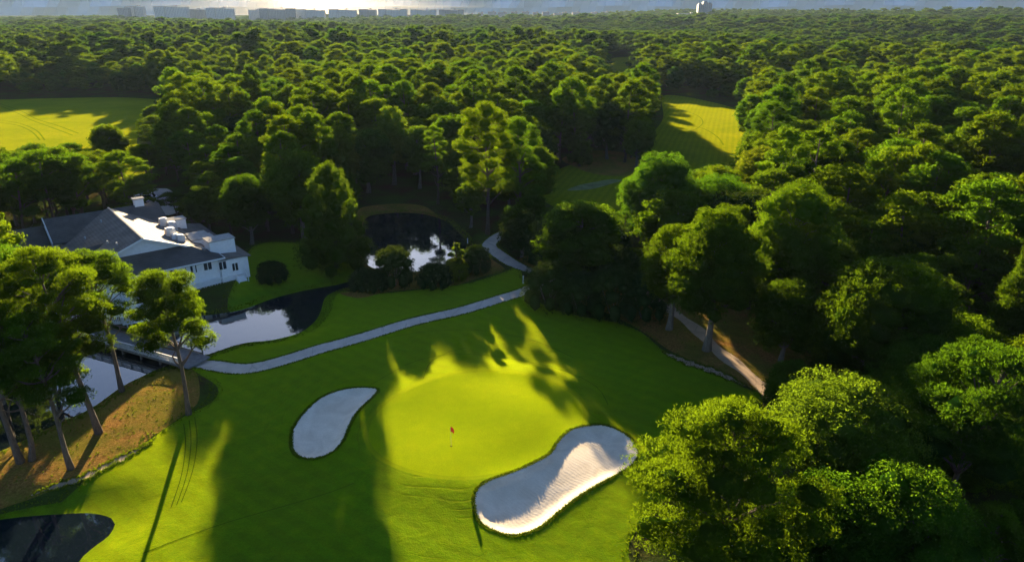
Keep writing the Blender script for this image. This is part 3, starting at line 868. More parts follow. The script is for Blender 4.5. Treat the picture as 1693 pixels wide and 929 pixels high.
# --- the forest: variants shared by every scattered tree
V_PINE = [pine(100 + i, 20., 4.9 + .3 * (i % 3), 'mid', base=.36 + .05 * (i % 3), lean=(rnd.uniform(-1, 1), rnd.uniform(-1, 1)), nl=15 + i, ls=1.25) for i in range(7)]
V_BROAD = [broad(200 + i, 15., 5.3 + .25 * (i % 3), 'mid', base=.10, nl=30 + 2 * i, m='oak') for i in range(5)]
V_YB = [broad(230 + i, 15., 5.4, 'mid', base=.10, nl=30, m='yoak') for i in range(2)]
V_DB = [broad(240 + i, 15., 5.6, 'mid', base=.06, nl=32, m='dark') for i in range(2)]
V_PN = [pine(150 + i, 19., 5.2, 'near', base=.18 + .08 * i, nl=34) for i in range(4)]
V_BN = [broad(250 + i, 15., 5.8, 'near', base=.04, nl=42) for i in range(4)]

LIT = gp([(700,600),(760,590),(830,600),(690,650),(750,660),(830,660),(680,720),(760,720),(850,700),(900,690),(930,650),(680,800),(760,810),(690,900),(760,880),(850,920),(940,900),(900,830),(960,790),(880,740),(700,760),
          (1000,740),(260,760),(240,840),(200,880),(290,800),(250,900),(330,660),(420,590),(60,790),(180,750),(230,700),(150,690),(120,740),(280,640),(790,480),(850,470),(1180,560),(1220,600),(1240,620)]) + \
      gp([(20,190),(60,200),(120,210),(180,225),(230,230),(60,220),(260,240),(20,240),(140,190),(0,178),(240,215),
          (1130,172),(1150,185),(1120,215),(1170,180),(1200,190),(1215,200),(1160,200),(1190,215),(1150,220),(1200,235),(1140,200),(1180,192),(1175,240)])
for poly in ([(1105,172),(1180,174),(1222,197),(1216,250),(1180,235),(1135,216),(1100,205)], [(0,172),(50,180),(100,182),(90,197),(160,208),(200,226),(284,222),(270,250),(0,250)]):
    xs, ys = np.meshgrid(np.arange(0, 1300, 11), np.arange(168, 252, 5)); Q_ = np.stack([xs.ravel(), ys.ravel()], 1).astype(float)
    LIT += gp([tuple(q) for q in Q_[inside(Q_, poly)]])
LIT = [(p[0], p[1], 0.) for p in LIT] + [(-59.7 + x * .766 - y * .643, 106.5 + x * .643 + y * .766, 7.) for x in (1.5, 5., 8.) for y in (1., 5., 9., 13., 17., 20.)] + [(c[0], c[1], c[3] * .78) for c in CASTERS if c[3] > 8 and c[1] < 175]
SE = (sin(SUN_AZ), cos(SUN_AZ)); TE = tan(SUN_EL)
def allowed_height(x, y, r, h, base=.35):
    """highest crown at (x,y) that keeps the sunlit places of the photograph sunlit"""
    for px, py, pz in LIT:
        dx, dy = x - px, y - py
        al = dx * SE[0] + dy * SE[1]
        if al <= (0 if pz < 7.5 else 4.): continue
        pe = abs(dx * SE[1] - dy * SE[0])
        if pe > r * 1.05: continue
        lim = pz + al * TE
        if lim < h: h = max(lim, 0)
    return h
for c in CASTERS:
    a = allowed_height(c[0], c[1], c[2], c[3])
    if a < c[3] * .93: 0 and print('BLOCK', c[5], 'h %.1f allowed %.1f' % (c[3], a))

ex_far = [far_left, far_right, far_glade]
HA = radians(40); HO = (-59.7, 106.5)
def HL(x, y): return (HO[0] + x * cos(HA) - y * sin(HA), HO[1] + x * sin(HA) + y * cos(HA))
house_zone = [HL(-18, -11), HL(17, -11), HL(20, 4), HL(16, 22), HL(12, 33), HL(-20, 33)]
bright_gap = gp([(622, 350), (728, 350), (722, 298), (668, 292), (632, 298)])
ex_water = [clear_zone, lot, house_zone, bright_gap]
cells = []
def scatter():
    out = []
    def ring(r0, r1, s, rr):
        n = 0
        nx = int(r1 * 1.9 / s) + 2
        xs = np.arange(-nx, nx + 1) * s; ys = np.arange(0, r1 + s, s)
        X, Y = np.meshgrid(xs, ys); X = X + (np.arange(len(ys)) % 2)[:, None] * s * .5
        P = np.stack([X.ravel(), Y.ravel()], 1) + NR.uniform(-.38, .38, (X.size, 2)) * s
        R = np.hypot(P[:, 0], P[:, 1])
        k = (R >= r0) & (R < r1)
        ang = np.abs(P[:, 0]) < (P[:, 1] * .78 + 14)
        P = P[k & ang & (P[:, 1] > 30) & ~((P[:, 1] < 62) & (P[:, 0] > 0)) & ~((P[:, 1] < 56) & (P[:, 0] <= 0))]
        q = np.ones(len(P), bool)
        for z in ex_far + ex_water: q &= ~(sdf(P, z) < 2.) if len(z) < 4000 else q
        return P[q]
    return ring(36, 150, 6.6, 0), ring(150, 300, 7.8, 0), ring(300, 520, 10., 0), ring(520, 1150, 15., 0), ring(1150, 3700, 29., 0)
A0, A0b, A1, A2, A3 = scatter()
A0 = np.concatenate([A0, A0b])
PL = np.array([(c[0], c[1]) for c in CASTERS]); PR = np.array([c[2] for c in CASTERS])
d = np.hypot(A0[:, None, 0] - PL[None, :, 0], A0[:, None, 1] - PL[None, :, 1])
A0 = A0[(d > PR[None] * .75 + 1.5).all(1)]

SIGHT = [(-60, 262, 240, 235), (1104, 1226, 262, 380), (925, 1050, 338, 175), (232, 300, 318, 165), (1008, 1047, 116, 760)]
def sight_limit(x, y, r):
    """highest crown that leaves the lawns of the photograph in sight"""
    h = 99.
    px = CX + F * x / (y * cos(PITCH) + (HC - 14) * sin(PITCH)); rp = r * F / y * .6
    for x0, x1, yl, dmax in SIGHT:
        if x0 - rp < px < x1 + rp and y < dmax:
            h = min(h, HC - y * tan(dep(yl)))
    return h
ZN = {'behind clubhouse': 'directly behind the clubhouse roofs', 'left yard': 'left of the clubhouse at the frame edge', 'near left fairway': 'along the near edge of the sunlit left fairway', 'right of left fairway': 'at the right end of the sunlit left fairway',
      'far left fairway': 'along the shaded far edge of the left fairway', 'behind pond': 'in the wood standing behind the pond', 'left middle': 'between the clubhouse yard and the pond wood',
      'middle': 'in the middle wood left of the far lawn', 'deep middle': 'deep in the wood between both fairways', 'edge right fairway': 'lining the left side of the sunlit right fairway',
      'beyond right fairway': 'beyond the far end of the sunlit right fairway', 'right of fairway': 'lining the right side of the sunlit right fairway', 'right wood far': 'in the far part of the right wood',
      'right wood mid': 'in the middle of the big right wood', 'right wood near': 'in the right wood above the spire shaped conifer', 'path side': 'beside the sandy path behind the pale trunked tree',
      'right edge': 'at the right frame edge', 'low right': 'in the thicket around the umbrella pine'}
def zone(x, y):
    px = CX + F * x / (y * cos(PITCH) + HC * sin(PITCH)); D = y
    if px < 300:
        if D > 300: return 'far left fairway'
        if px > 225 and D > 175: return 'right of left fairway'
        if D > 155: return 'near left fairway'
        return 'left yard' if px < 90 else 'behind clubhouse'
    if px < 560:
        return 'left middle' if D < 240 else 'deep middle' if D > 320 else 'middle'
    if px < 930:
        if D < 215: return 'behind pond'
        return 'middle' if D < 310 else 'deep middle'
    if px < 1105 and D > 180: return 'edge right fairway' if D < 370 else 'beyond right fairway'
    if px < 1260 and D > 350: return 'beyond right fairway'
    if D < 75: return 'low right'
    if px < 1330: return 'path side' if D < 130 else 'right of fairway'
    if D < 110: return 'right wood near' if px < 1640 else 'right edge'
    if px > 1560 and D < 260: return 'right edge'
    return 'right wood mid' if D < 230 else 'right wood far'
def look(kind, h):
    if kind == 'pine': return 'tall flat topped pine' if h > 21.5 else 'medium high flat topped pine' if h > 15 else 'low young pine'
    return 'tall round leafy tree' if h > 15.2 else 'round leafy tree of middle height' if h > 10 else 'low bushy leafy tree'
count = {'pine': 0, 'broad': 0}
rest = []     # everything beyond the individuals: (x, y, z, scale, rot, variant)
order = sorted(map(tuple, np.concatenate([A0, A1])), key=lambda p: p[0] ** 2 + p[1] ** 2)
for x, y in order:
    D = sqrt(x * x + y * y)
    cl = sin(x * .021 + 1.3) * cos(y * .017 + .4) + rnd.uniform(-.9, .9)
    kind = 'pine' if cl > -.25 else 'broad'
    h = rnd.uniform(14, 26) if kind == 'pine' else rnd.uniform(10, 18.5)
    r = 5.
    a = allowed_height(x, y, r, h)
    # the near edge of the far fairways must stay in view
    sl_h = sight_limit(x, y, r)
    if sl_h < 60: a = min(a, sl_h * rnd.uniform(.80, 1.06))
    if D > 175: a = max(a, rnd.uniform(5.5, 8.5))
    if a < 4.5: continue
    h = min(h, a)
    near = D < 105
    vs = (V_PN if kind == 'pine' else V_BN) if near else (V_PINE if kind == 'pine' else V_BROAD)
    if kind == 'broad' and not near:
        q_ = rnd.random(); vs = V_YB if q_ < .10 else V_DB if q_ < .25 else vs
    hb = (19. if near else 20.) if kind == 'pine' else 15.
    sz = h / hb; sc = (sz * .45 + .55 * rnd.uniform(.85, 1.12)) * (rnd.uniform(.9, 1.2) if D < 280 else rnd.uniform(1.05, 1.55))
    if kind == 'broad': sc = (sz * .6 + .45) * rnd.uniform(.85, 1.3)
    if count[kind] >= 290:
        rest.append((x, y, sc, sz, rnd.uniform(0, 6.28), kind)); continue
    count[kind] += 1
    zk = zone(x, y)
    plant(kind, rnd.choice(vs), x, y, rnd.uniform(0, 6.28), sc, sz, look(kind, h) + ' ' + ZN[zk], look(kind, h) + 's ' + zk)
print('individuals', count, 'rest near', len(rest), 'far', len(A2), len(A3))

# --- the mass of the forest beyond
def joined(name, meshes):
    cm, tm = meshes
    Vs, Fs, mi = [], [], []
    obs = []
    bm_v = []
    me = cm.copy(); me.name = name
    return me
def forest(name, items, variants, label):
    """items: (x,y,z,sxy,sz,rot,idx)"""
    col = bpy.data.collections.new(name + '_kinds')
    for i, (cm, tm) in enumerate(variants):
        a = bpy.data.objects.new('tree_%02d' % i, cm); col.objects.link(a)
    me = bpy.data.meshes.new(name)
    A = np.array(items)
    me.vertices.add(len(A)); me.vertices.foreach_set('co', A[:, :3].astype(np.float32).ravel())
    for nm, ty, vals in (('sc', 'FLOAT_VECTOR', A[:, [3, 3, 4]].astype(np.float32)), ('rot', 'FLOAT_VECTOR', np.stack([A[:, 5] * 0, A[:, 5] * 0, A[:, 5]], 1).astype(np.float32))):
        at = me.attributes.new(nm, ty, 'POINT'); at.data.foreach_set('vector', vals.ravel())
    at = me.attributes.new('idx', 'INT', 'POINT'); at.data.foreach_set('value', A[:, 6].astype(np.int32))
    o = link(bpy.data.objects.new(name, me)); tag(o, label, None, None, 'stuff')
    ng = bpy.data.node_groups.new(name, 'GeometryNodeTree')
    ng.interface.new_socket('Geometry', in_out='INPUT', socket_type='NodeSocketGeometry')
    ng.interface.new_socket('Geometry', in_out='OUTPUT', socket_type='NodeSocketGeometry')
    ni = ng.nodes.new('NodeGroupInput'); no = ng.nodes.new('NodeGroupOutput')
    m2p = ng.nodes.new('GeometryNodeMeshToPoints')
    iop = ng.nodes.new('GeometryNodeInstanceOnPoints'); ci = ng.nodes.new('GeometryNodeCollectionInfo')
    ci.inputs['Collection'].default_value = col; ci.inputs['Separate Children'].default_value = True; ci.inputs['Reset Children'].default_value = True
    iop.inputs['Pick Instance'].default_value = True
    def na(nm, ty):
        n = ng.nodes.new('GeometryNodeInputNamedAttribute'); n.data_type = ty; n.inputs['Name'].default_value = nm
        return n.outputs['Attribute']
    L = ng.links.new
    L(ni.outputs[0], m2p.inputs['Mesh']); L(m2p.outputs[0], iop.inputs['Points']); L(ci.outputs[0], iop.inputs['Instance'])
    L(na('idx', 'INT'), iop.inputs['Instance Index'])
    e2r = ng.nodes.new('FunctionNodeEulerToRotation'); L(na('rot', 'FLOAT_VECTOR'), e2r.inputs[0]); L(e2r.outputs[0], iop.inputs['Rotation'])
    L(na('sc', 'FLOAT_VECTOR'), iop.inputs['Scale'])
    L(iop.outputs[0], no.inputs[0])
    md = o.modifiers.new('trees', 'NODES'); md.node_group = ng
    return o
items = []
NP, NB = len(V_PINE), len(V_BROAD)
for x, y, sc, sz, rz, kind in rest:
    items.append((x, y, tz(x, y), sc, sz, rz, rnd.randrange(NP) if kind == 'pine' else NP + rnd.randrange(NB)))
forest('woodland', items, V_PINE + V_BROAD, 'dense mixed wood behind the fairways')
V_FAR = [pine(300 + i, 20., 5.6, 'far', base=.35, nl=9, m='farpine', ls=1.65) for i in range(4)] + [broad(320 + i, 16., 6.2, 'far', base=.05, nl=13, m='faroak') for i in range(4)]
items = []
for P, k0, k1 in ((A2, 1.1, 2.3), (A3, 1.7, 3.8)):
    zz = terrain(P)
    for (x, y), z in zip(P, zz):
        s = rnd.uniform(k0, k1); cl = sin(x * .009) * cos(y * .008) + rnd.uniform(-.7, .7)
        v = rnd.randrange(4) if cl > -.1 else 4 + rnd.randrange(4)
        hz = rnd.uniform(.62, 1.34) * (1.08 + .22 * sin(x * .006 + y * .004)) * (.92 if v > 3 else 1.)
        items.append((x, y, float(z), s, hz, rnd.uniform(0, 6.28), v))
forest('distant_forest', items, V_FAR, 'forest canopy stretching to the horizon')

def tufts():
    rg = np.random.default_rng(3); P = []
    def along(poly, per_m, out0, out1, closed=True):
        q = np.asarray(poly + [poly[0]] if closed else poly, float); a = q[:-1]; e = q[1:] - a; L = np.hypot(*e.T)
        n = int(L.sum() * per_m); i = rg.choice(len(a), n, p=L / L.sum()); u = rg.random(n)
        A = sum(q[k][0] * q[k + 1][1] - q[k + 1][0] * q[k][1] for k in range(len(q) - 1)); s = 1 if A > 0 else -1
        nx = s * e[i, 1] / L[i]; ny = -s * e[i, 0] / L[i]; o = rg.uniform(out0, out1, n)
        P.append(np.stack([a[i, 0] + e[i, 0] * u + nx * o, a[i, 1] + e[i, 1] * u + ny * o, rg.uniform(.8, 1.2, n) * hgt[0]], 1))
    hgt = [.085]
    for b in (bunker_1, bunker_2): along(b, 60, -.05, .35)
    hgt[0] = .13
    for b in (path_1, path_2): along(b, 22, -.08, .2)
    hgt[0] = .20
    for b in (creek, pond, brook): along(b, 16, .2, 1.6)
    hgt[0] = .13
    for b in (lawn, house_lawn): along(b, 14, -.6, 1.0)
    hgt[0] = .14; along(green, 0, 0, .1); along(stone_left, 20, -.1, .3); along(stone_edge, 20, -.1, .3)
    # rank grass on the straw banks
    for poly, n in ((straw_left, 900), (straw_right, 900), (pond_bank, 1200)):
        q = np.asarray(poly); Z = rg.uniform(q.min(0), q.max(0), (n * 2, 2)); Z = Z[inside(Z, poly)][:n]
        P.append(np.column_stack([Z, rg.uniform(.06, .16, len(Z))]))
    A = np.concatenate(P)
    bad = np.zeros(len(A), bool)
    for b in (path_1, path_2, path_3): bad |= sdf(A[:, :2], b) < -.12
    for b in (creek, pond, pond_2, brook): bad |= sdf(A[:, :2], b) < .05
    A = A[~bad]
    z = terrain(A[:, :2]); k = 4
    base = np.repeat(np.column_stack([A[:, :2], z - .02]), k, 0) + np.column_stack([rg.normal(size=(len(A) * k, 2)) * .05, np.zeros(len(A) * k)])
    h = np.repeat(A[:, 2], k) * rg.uniform(.6, 1.2, len(A) * k); az = rg.uniform(0, 6.28, len(A) * k); ln = rg.uniform(.1, .7, len(A) * k)
    top = base + np.stack([np.cos(az) * h * ln, np.sin(az) * h * ln, h], 1)
    wv = np.stack([-np.sin(az), np.cos(az), az * 0], 1) * (.030 + h * .10)[:, None]
    V = np.stack([base - wv, base + wv, top + wv * .3, top - wv * .3], 1).reshape(-1, 3)
    me = np_mesh('grass_tufts', V, np.arange(len(V)).reshape(-1, 4), None, [M['grassblade']], rg.uniform(0, 1, len(V) // 4))
    tag(link(bpy.data.objects.new('grass_tufts', me)), 'taller grass along bunker rims, path edges and shores', None, None, 'stuff')
M['grassblade'] = leaf_mat('long_grass', (.05, .10, .006), (.15, .19, .010), (.20, .28, .008), tw=.4)
tufts()

# ------------------------------------------------------------------ clubhouse
M['white'] = simple('white_siding', (.86, .86, .87), .7, .06, 2.5)
M['trim'] = simple('white_trim', (.88, .88, .88), .6, .04)
def shingle_mat(name, a, b):
    m, t, p = mat(name)
    tc = N(t, 'ShaderNodeTexCoord')
    n1 = noise(t, .5, 4, .6, tc.outputs['Object']); n2 = noise(t, 6., 3, .7, tc.outputs['Object'])
    c = ramp(t, n1.outputs[0], [(.35, a), (.65, b)]).outputs[0]
    c = mixc(t, .7, c, ramp(t, n2.outputs[0], [(.3, (.75, .75, .75)), (.7, (1.25, 1.25, 1.25))]).outputs[0], 'MULTIPLY')
    wv = N(t, 'ShaderNodeTexWave'); wv.inputs['Scale'].default_value = 1.6; wv.bands_direction = 'Z'; wv.inputs['Distortion'].default_value = .3
    t.links.new(tc.outputs['Object'], wv.inputs[0])
    c = mixc(t, .35, c, ramp(t, wv.outputs[0], [(.1, (.7, .7, .7)), (.3, (1.1, 1.1, 1.1))]).outputs[0], 'MULTIPLY')
    t.links.new(c, p.inputs['Base Color']); p.inputs['Roughness'].default_value = .85
    bump(t, p, math_(t, 'ADD', n2.outputs[0], wv.outputs[0]), .5, .04)
    return m
M['roof'] = shingle_mat('grey_shingles', (.15, .12, .098), (.22, .18, .145))
M['roof2'] = shingle_mat('charcoal_shingles', (.07, .062, .056), (.11, .096, .086))
M['flatroof'] = simple('pale_membrane', (.42, .40, .37), .8, .18, 1.2)
M['glass'] = simple('window_glass', (.02, .025, .03), .12, .1)
M['metal'] = simple('galvanised_metal', (.50, .51, .53), .45, .12, 2., metallic=.3)
M['wood'] = simple('weathered_wood', (.16, .13, .11), .85, .25, 3.)
M['boards'] = simple('brown_boards', (.12, .07, .045), .8, .25, 3.)
M['concrete'] = simple('grey_boards', (.20, .19, .19), .85, .2, 2.)

ch = empty('clubhouse', (HO[0], HO[1], 0), HA)
tag(ch, 'white clubhouse with grey shingled gables and rooftop air units above the creek', 'building')
def hpt(px, py, Y=None, Z=None):
    """where the line of sight of a photograph pixel meets a plane of the clubhouse, in its own axes"""
    u = (px - CX) / F; v = (CY - py) / F
    d = (u, cos(PITCH) + v * sin(PITCH), -sin(PITCH) + v * cos(PITCH))
    ox, oy = -HO[0], -HO[1]
    lx, ly = ox * cos(HA) + oy * sin(HA), -ox * sin(HA) + oy * cos(HA)
    dx, dy = d[0] * cos(HA) + d[1] * sin(HA), -d[0] * sin(HA) + d[1] * cos(HA)
    t = (Y - ly) / dy if Y is not None else (Z - HC) / d[2]
    return (lx + dx * t, ly + dy * t, HC + d[2] * t)
w_ = MB()
def gable_prism(mb, x0, x1, y0, y1, ze, zr, axis='y', mi=0):
    if axis == 'y':
        xm = (x0 + x1) / 2
        pr = [(x0, -.8), (x1, -.8), (x1, ze), (xm, zr), (x0, ze)]
        a = [(x, y0, z) for x, z in pr]; b = [(x, y1, z) for x, z in pr]
    else:
        ym = (y0 + y1) / 2
        pr = [(y1, -.8), (y0, -.8), (y0, ze), (ym, zr), (y1, ze)]
        a = [(x0, y, z) for y, z in pr]; b = [(x1, y, z) for y, z in pr]
    mb.add(a + b, [(0, 1, 2, 3, 4), (9, 8, 7, 6, 5), (0, 5, 6, 1), (1, 6, 7, 2), (2, 7, 8, 3), (3, 8, 9, 4), (4, 9, 5, 0)], mi)
gable_prism(w_, -9, 9, 0, 24, 5.3, 8.9)
w_.build('wall', M['white'], ch)
w_ = MB(); gable_prism(w_, -10, 8, 18, 30, 6.0, 8.6, 'x'); w_.build('wall', M['white'], ch)
w_ = MB(); gable_prism(w_, -19, -10.02, 18.6, 29.4, 5.0, 7.5, 'x'); w_.build('wall', M['white'], ch)
w_ = MB(); w_.box(-19, 9.96, -4.6, -.02, -1.2, 4.72); w_.build('wall', M['white'], ch)
w_ = MB(); w_.box(10, 14.6, -4.9, 7, -.9, 4.05); w_.build('wall', M['white'], ch)
w_ = MB(); w_.box(8.04, 14, 7.03, 20, -.8, 3.9); w_.build('wall', M['white'], ch)
w_ = MB(); gable_prism(w_, -14, -9.03, 4, 10, 4.6, 6.2, 'x'); w_.build('wall', M['white'], ch)
# roofs
r_ = MB(); r_.plate([(0, -.5, 9.05), (0, 24, 9.05), (-9.8, 24, 5.13), (-9.8, -.5, 5.13)], .16); r_.build('roof', M['roof'], ch)
r_ = MB(); r_.plate([(0.01, 24, 9.05), (0.01, -.5, 9.05), (9.8, -.5, 5.13), (9.8, 24, 5.13)], .16)
rr = r_.build('roof', M['roof'], ch)
r_ = MB(); r_.beam((0, -.55, 9.12), (0, 24, 9.12), .28, .1); r_.build('ridge_cap', M['flatroof'], rr)
r_ = MB()
for s in (-1, 1):
    r_.beam((0, -.58, 8.98), (s * 9.8, -.58, 5.06), .12, .28)
r_.build('rake_trim', M['trim'], ch)
r_ = MB(); r_.plate([(8.6, 24, 8.78), (-10.5, 24, 8.78), (-10.5, 17.2, 5.83), (8.6, 17.2, 5.83)], .16); r_.plate([(-10.5, 24, 8.78), (8.6, 24, 8.78), (8.6, 30.8, 5.83), (-10.5, 30.8, 5.83)], .16); r_.build('roof', M['roof2'], ch)
r_ = MB(); r_.plate([(-10.56, 24, 7.68), (-19.6, 24, 7.68), (-19.6, 17.9, 4.85), (-10.56, 17.9, 4.85)], .16); r_.plate([(-19.6, 24, 7.68), (-10.56, 24, 7.68), (-10.56, 30.1, 4.85), (-19.6, 30.1, 4.85)], .16); r_.build('roof', M['roof2'], ch)
r_ = MB(); r_.beam((-10.52, 17.2, 5.9), (-10.52, 24, 8.9), .14, .34); r_.build('parapet_trim', M['trim'], ch)
# porch roof in front of the gable, hipped on the right
r_ = MB()
r_.plate([(-19.6, -5.3, 4.72), (10.7, -5.3, 4.72), (6.6, -.03, 6.55), (-19.6, -.03, 6.55)], .14)
r_.plate([(10.7, -5.3, 4.72), (10.7, -.6, 4.72), (6.6, -.03, 6.55)], .14)
pr = r_.build('porch_roof', M['roof2'], ch)
r_ = MB(); r_.beam((-19.6, -5.36, 4.62), (10.76, -5.36, 4.62), .10, .26); r_.beam((10.76, -5.36, 4.62), (10.76, -.5, 4.62), .10, .26); r_.build('eave_trim', M['trim'], pr)
# right wing
r_ = MB(); r_.plate([(9.83, -5.3, 4.72), (15.1, -5.3, 4.16), (15.1, 7.4, 4.16), (9.83, 7.4, 4.72)], .14); r_.build('wing_roof', M['roof'], ch)
r_ = MB(); r_.plate([(8.1, 7.45, 5.2), (14.6, 7.45, 4.1), (14.6, 20.5, 4.1), (8.1, 20.5, 5.2)], .14); r_.build('wing_roof', M['roof2'], ch)
# cross gable on the left slope
r_ = MB(); r_.plate([(-4.5, 7, 7.35), (-14.5, 7, 6.35), (-14.5, 3.4, 4.7), (-8.8, 3.4, 5.62)], .14); r_.plate([(-14.5, 7, 6.35), (-4.5, 7, 7.35), (-8.8, 10.6, 5.62), (-14.5, 10.6, 4.7)], .14); r_.build('dormer_roof', M['roof2'], ch)
# roof penthouse boxes
for (px, py, wx, wy, hh, nm) in ((364, 409, 4.2, 3.0, 1.5, 'roof_box'), (333, 398, 3.6, 2.6, .5, 'roof_box'), (292, 374, 3.0, 2.2, 1.3, 'roof_box'), (327, 393, 3., 3., .45, 'roof_box')):
    X, Y, _ = hpt(px, py, Z=5.2)
    b = MB(); b.box(X - wx / 2, X + wx / 2, Y - wy / 2, Y + wy / 2, 4.2, 5.3 + hh); o = b.build(nm, M['white'], ch)
    b = MB(); b.box(X - wx / 2 - .15, X + wx / 2 + .15, Y - wy / 2 - .15, Y + wy / 2 + .15, 5.303 + hh, 5.46 + hh); b.build('box_roof', M['flatroof'], o)
for (px, py, r, hh) in ((271, 371, .75, 1.5), (284, 373, .75, 1.4), (283, 392, .8, 1.5), (290, 397, .6, .9), (299, 397, .65, 1.1)):
    X, Y, _ = hpt(px, py, Z=6.6)
    z0 = 9.0 - .4 * abs(X)
    b = MB(); b.box(X - r * .9, X + r * .9, Y - r * .9, Y + r * .9, z0 - .5, z0 + .35); b.box(X - r, X + r, Y - r, Y + r, z0 + .352, z0 + hh, top=.12); o = b.build('rooftop_unit', M['metal'], ch)
    b = MB(); b.tube([(X, Y, z0 + hh + .003), (X, Y, z0 + hh + .12)], r * .6, 12); b.build('fan_cover', M['trim'], o)
b = MB(); b.box(4.4, 6.0, 23.4, 24.6, 7.6, 9.9); o = b.build('chimney', M['trim'], ch)
b = MB(); b.box(4.2, 6.2, 23.2, 24.8, 9.903, 10.1); b.build('chimney_cap', M['flatroof'], o)
# windows of the front, laid on the wall planes
def window(x0, x1, z0, z1, Y, panes=2):
    fr = MB(); e = .09
    for a, b_, c, d_ in ((x0 - e, x1 + e, z1, z1 + e), (x0 - e, x1 + e, z0 - e, z0), (x0 - e, x0, z0, z1), (x1, x1 + e, z0, z1)):
        fr.box(a, b_, Y - .09, Y + .02, c, d_)
    for k in range(1, panes):
        xm = x0 + (x1 - x0) * k / panes; fr.box(xm - .05, xm + .05, Y - .085, Y + .02, z0, z1)
    o = fr.build('window', M['trim'], ch)
    g_ = MB(); g_.box(x0, x1, Y - .03, Y + .02, z0, z1); g_.build('pane', M['glass'], o)
for (xa, ya, xb, yb, Y, n) in ((335, 430, 350, 441, -4.6, 2), (361, 434, 375, 445, -4.9, 2), (313, 436, 319, 447, -4.6, 1), (321, 434, 325, 445, -4.6, 1), (305, 438, 308, 448, -4.6, 1), (278, 442, 293, 449, -4.6, 2), (268, 444, 274, 455, -4.6, 1), (258, 446, 266, 458, -4.6, 1), (383, 436, 394, 445, -4.9, 2), (238, 455, 250, 466, -4.6, 2)):
    a = hpt(xa, ya, Y=Y); b = hpt(xb, yb, Y=Y)
    z1 = min(max(a[2], b[2] + 1.2), 4.35); window(a[0], b[0], z1 - 1.35, z1, Y, n)
gut = MB(); gut.beam((-19, -5.46, 4.55), (10.7, -5.46, 4.55), .12, .12)
for x in (-8., 1., 9.8): gut.beam((x, -4.68, -.2), (x, -4.68, 4.5), .09)
gut.build('gutter', M['metal'], ch)
for (x, y) in ((-4, 6), (-6, 14), (-2.5, 18), (-3.2, 3)):
    vp = MB(); vp.tube([(x, y, 9.0 - .4 * abs(x) - .2), (x, y, 9.5 - .4 * abs(x))], .14, 8); vp.build('roof_vent', M['metal'], ch)
# sloping white lattice skirt and steps at the right front
sk = MB()
for k in range(12):
    x = 2.5 + k * .9; sk.beam((x, -5.0, .0), (x + .9, -5.0, 1.15), .05, .06); sk.beam((x + .9, -5.06, .0), (x, -5.06, 1.15), .05, .06)
sk.box(2.4, 13.4, -5.1, -4.95, 1.15, 1.3)
sk.build('lattice_skirt', M['trim'], ch)
st = MB()
for k in range(6): st.box(12.0, 13.5, -6.9 + k * .33, -5.25, -.3 if k == 0 else .18 * k, .18 * (k + 1) - .003)
sto = st.build('front_steps', M['trim'], ch)
for x in (11.95, 13.55):
    rl = MB(); rl.beam((x, -7.0, 1.0), (x, -5.2, 2.1), .08); rl.beam((x, -7.0, -.2), (x, -7.0, 1.0), .1); rl.beam((x, -6.1, .4), (x, -6.1, 1.55), .06); rl.build('handrail', M['trim'], sto)

# railed decks by the creek
def deck(px, py, rz, round_, label):
    x, y = G(px, py, .6)
    t = empty('railed_deck', (x, y, -.3), rz); tag(t, label, 'deck', 'white railed decks between clubhouse and bridge')
    W_, D_ = 2.0, 1.7
    if round_: out = [(-W_, D_)] + [(-W_ * cos(a), -D_ * sin(a) * .8 + .2) for a in np.linspace(0, pi, 9)] + [(W_, D_)]
    else: out = [(-W_, D_), (-W_, -D_), (W_, -D_), (W_, D_)]
    f = MB(); f.slab(out[::-1] if not round_ else out[::-1], .75, .9); f.build('floor_boards', M['boards'], t)
    r = MB()
    for (a, b) in zip(out[:-1], out[1:]):
        L = sqrt((a[0] - b[0]) ** 2 + (a[1] - b[1]) ** 2); n = max(1, int(L / .22))
        r.beam((*a, 1.9), (*b, 1.9), .13, .08); r.beam((*a, 1.02), (*b, 1.02), .08, .12); r.beam((*a, .78), (*b, .78), .07, .22)
        for k in range(n + 1): r.beam((a[0] + (b[0] - a[0]) * k / n, a[1] + (b[1] - a[1]) * k / n, .9), (a[0] + (b[0] - a[0]) * k / n, a[1] + (b[1] - a[1]) * k / n, 1.9), .10)
    r.build('railing', M['trim'], t)
    for (a, b) in ((-W_ + .15, D_ - .2), (W_ - .15, D_ - .2), (-W_ + .5, -D_ + .6), (W_ - .5, -D_ + .6)):
        l = MB(); l.beam((a, b, -.8), (a, b, .75), .16); l.build('post', M['trim'], t)
    bk = MB(); bk.box(-W_, W_, D_ + .02, D_ + .14, .3, 2.3); bk.build('back_panel', M['white'], t)
deck(200, 528, radians(18), True, 'curved white railed deck on the creek bank, left of its square neighbour')
deck(228, 524, radians(28), False, 'square white railed deck with dark brown boards on the creek bank')

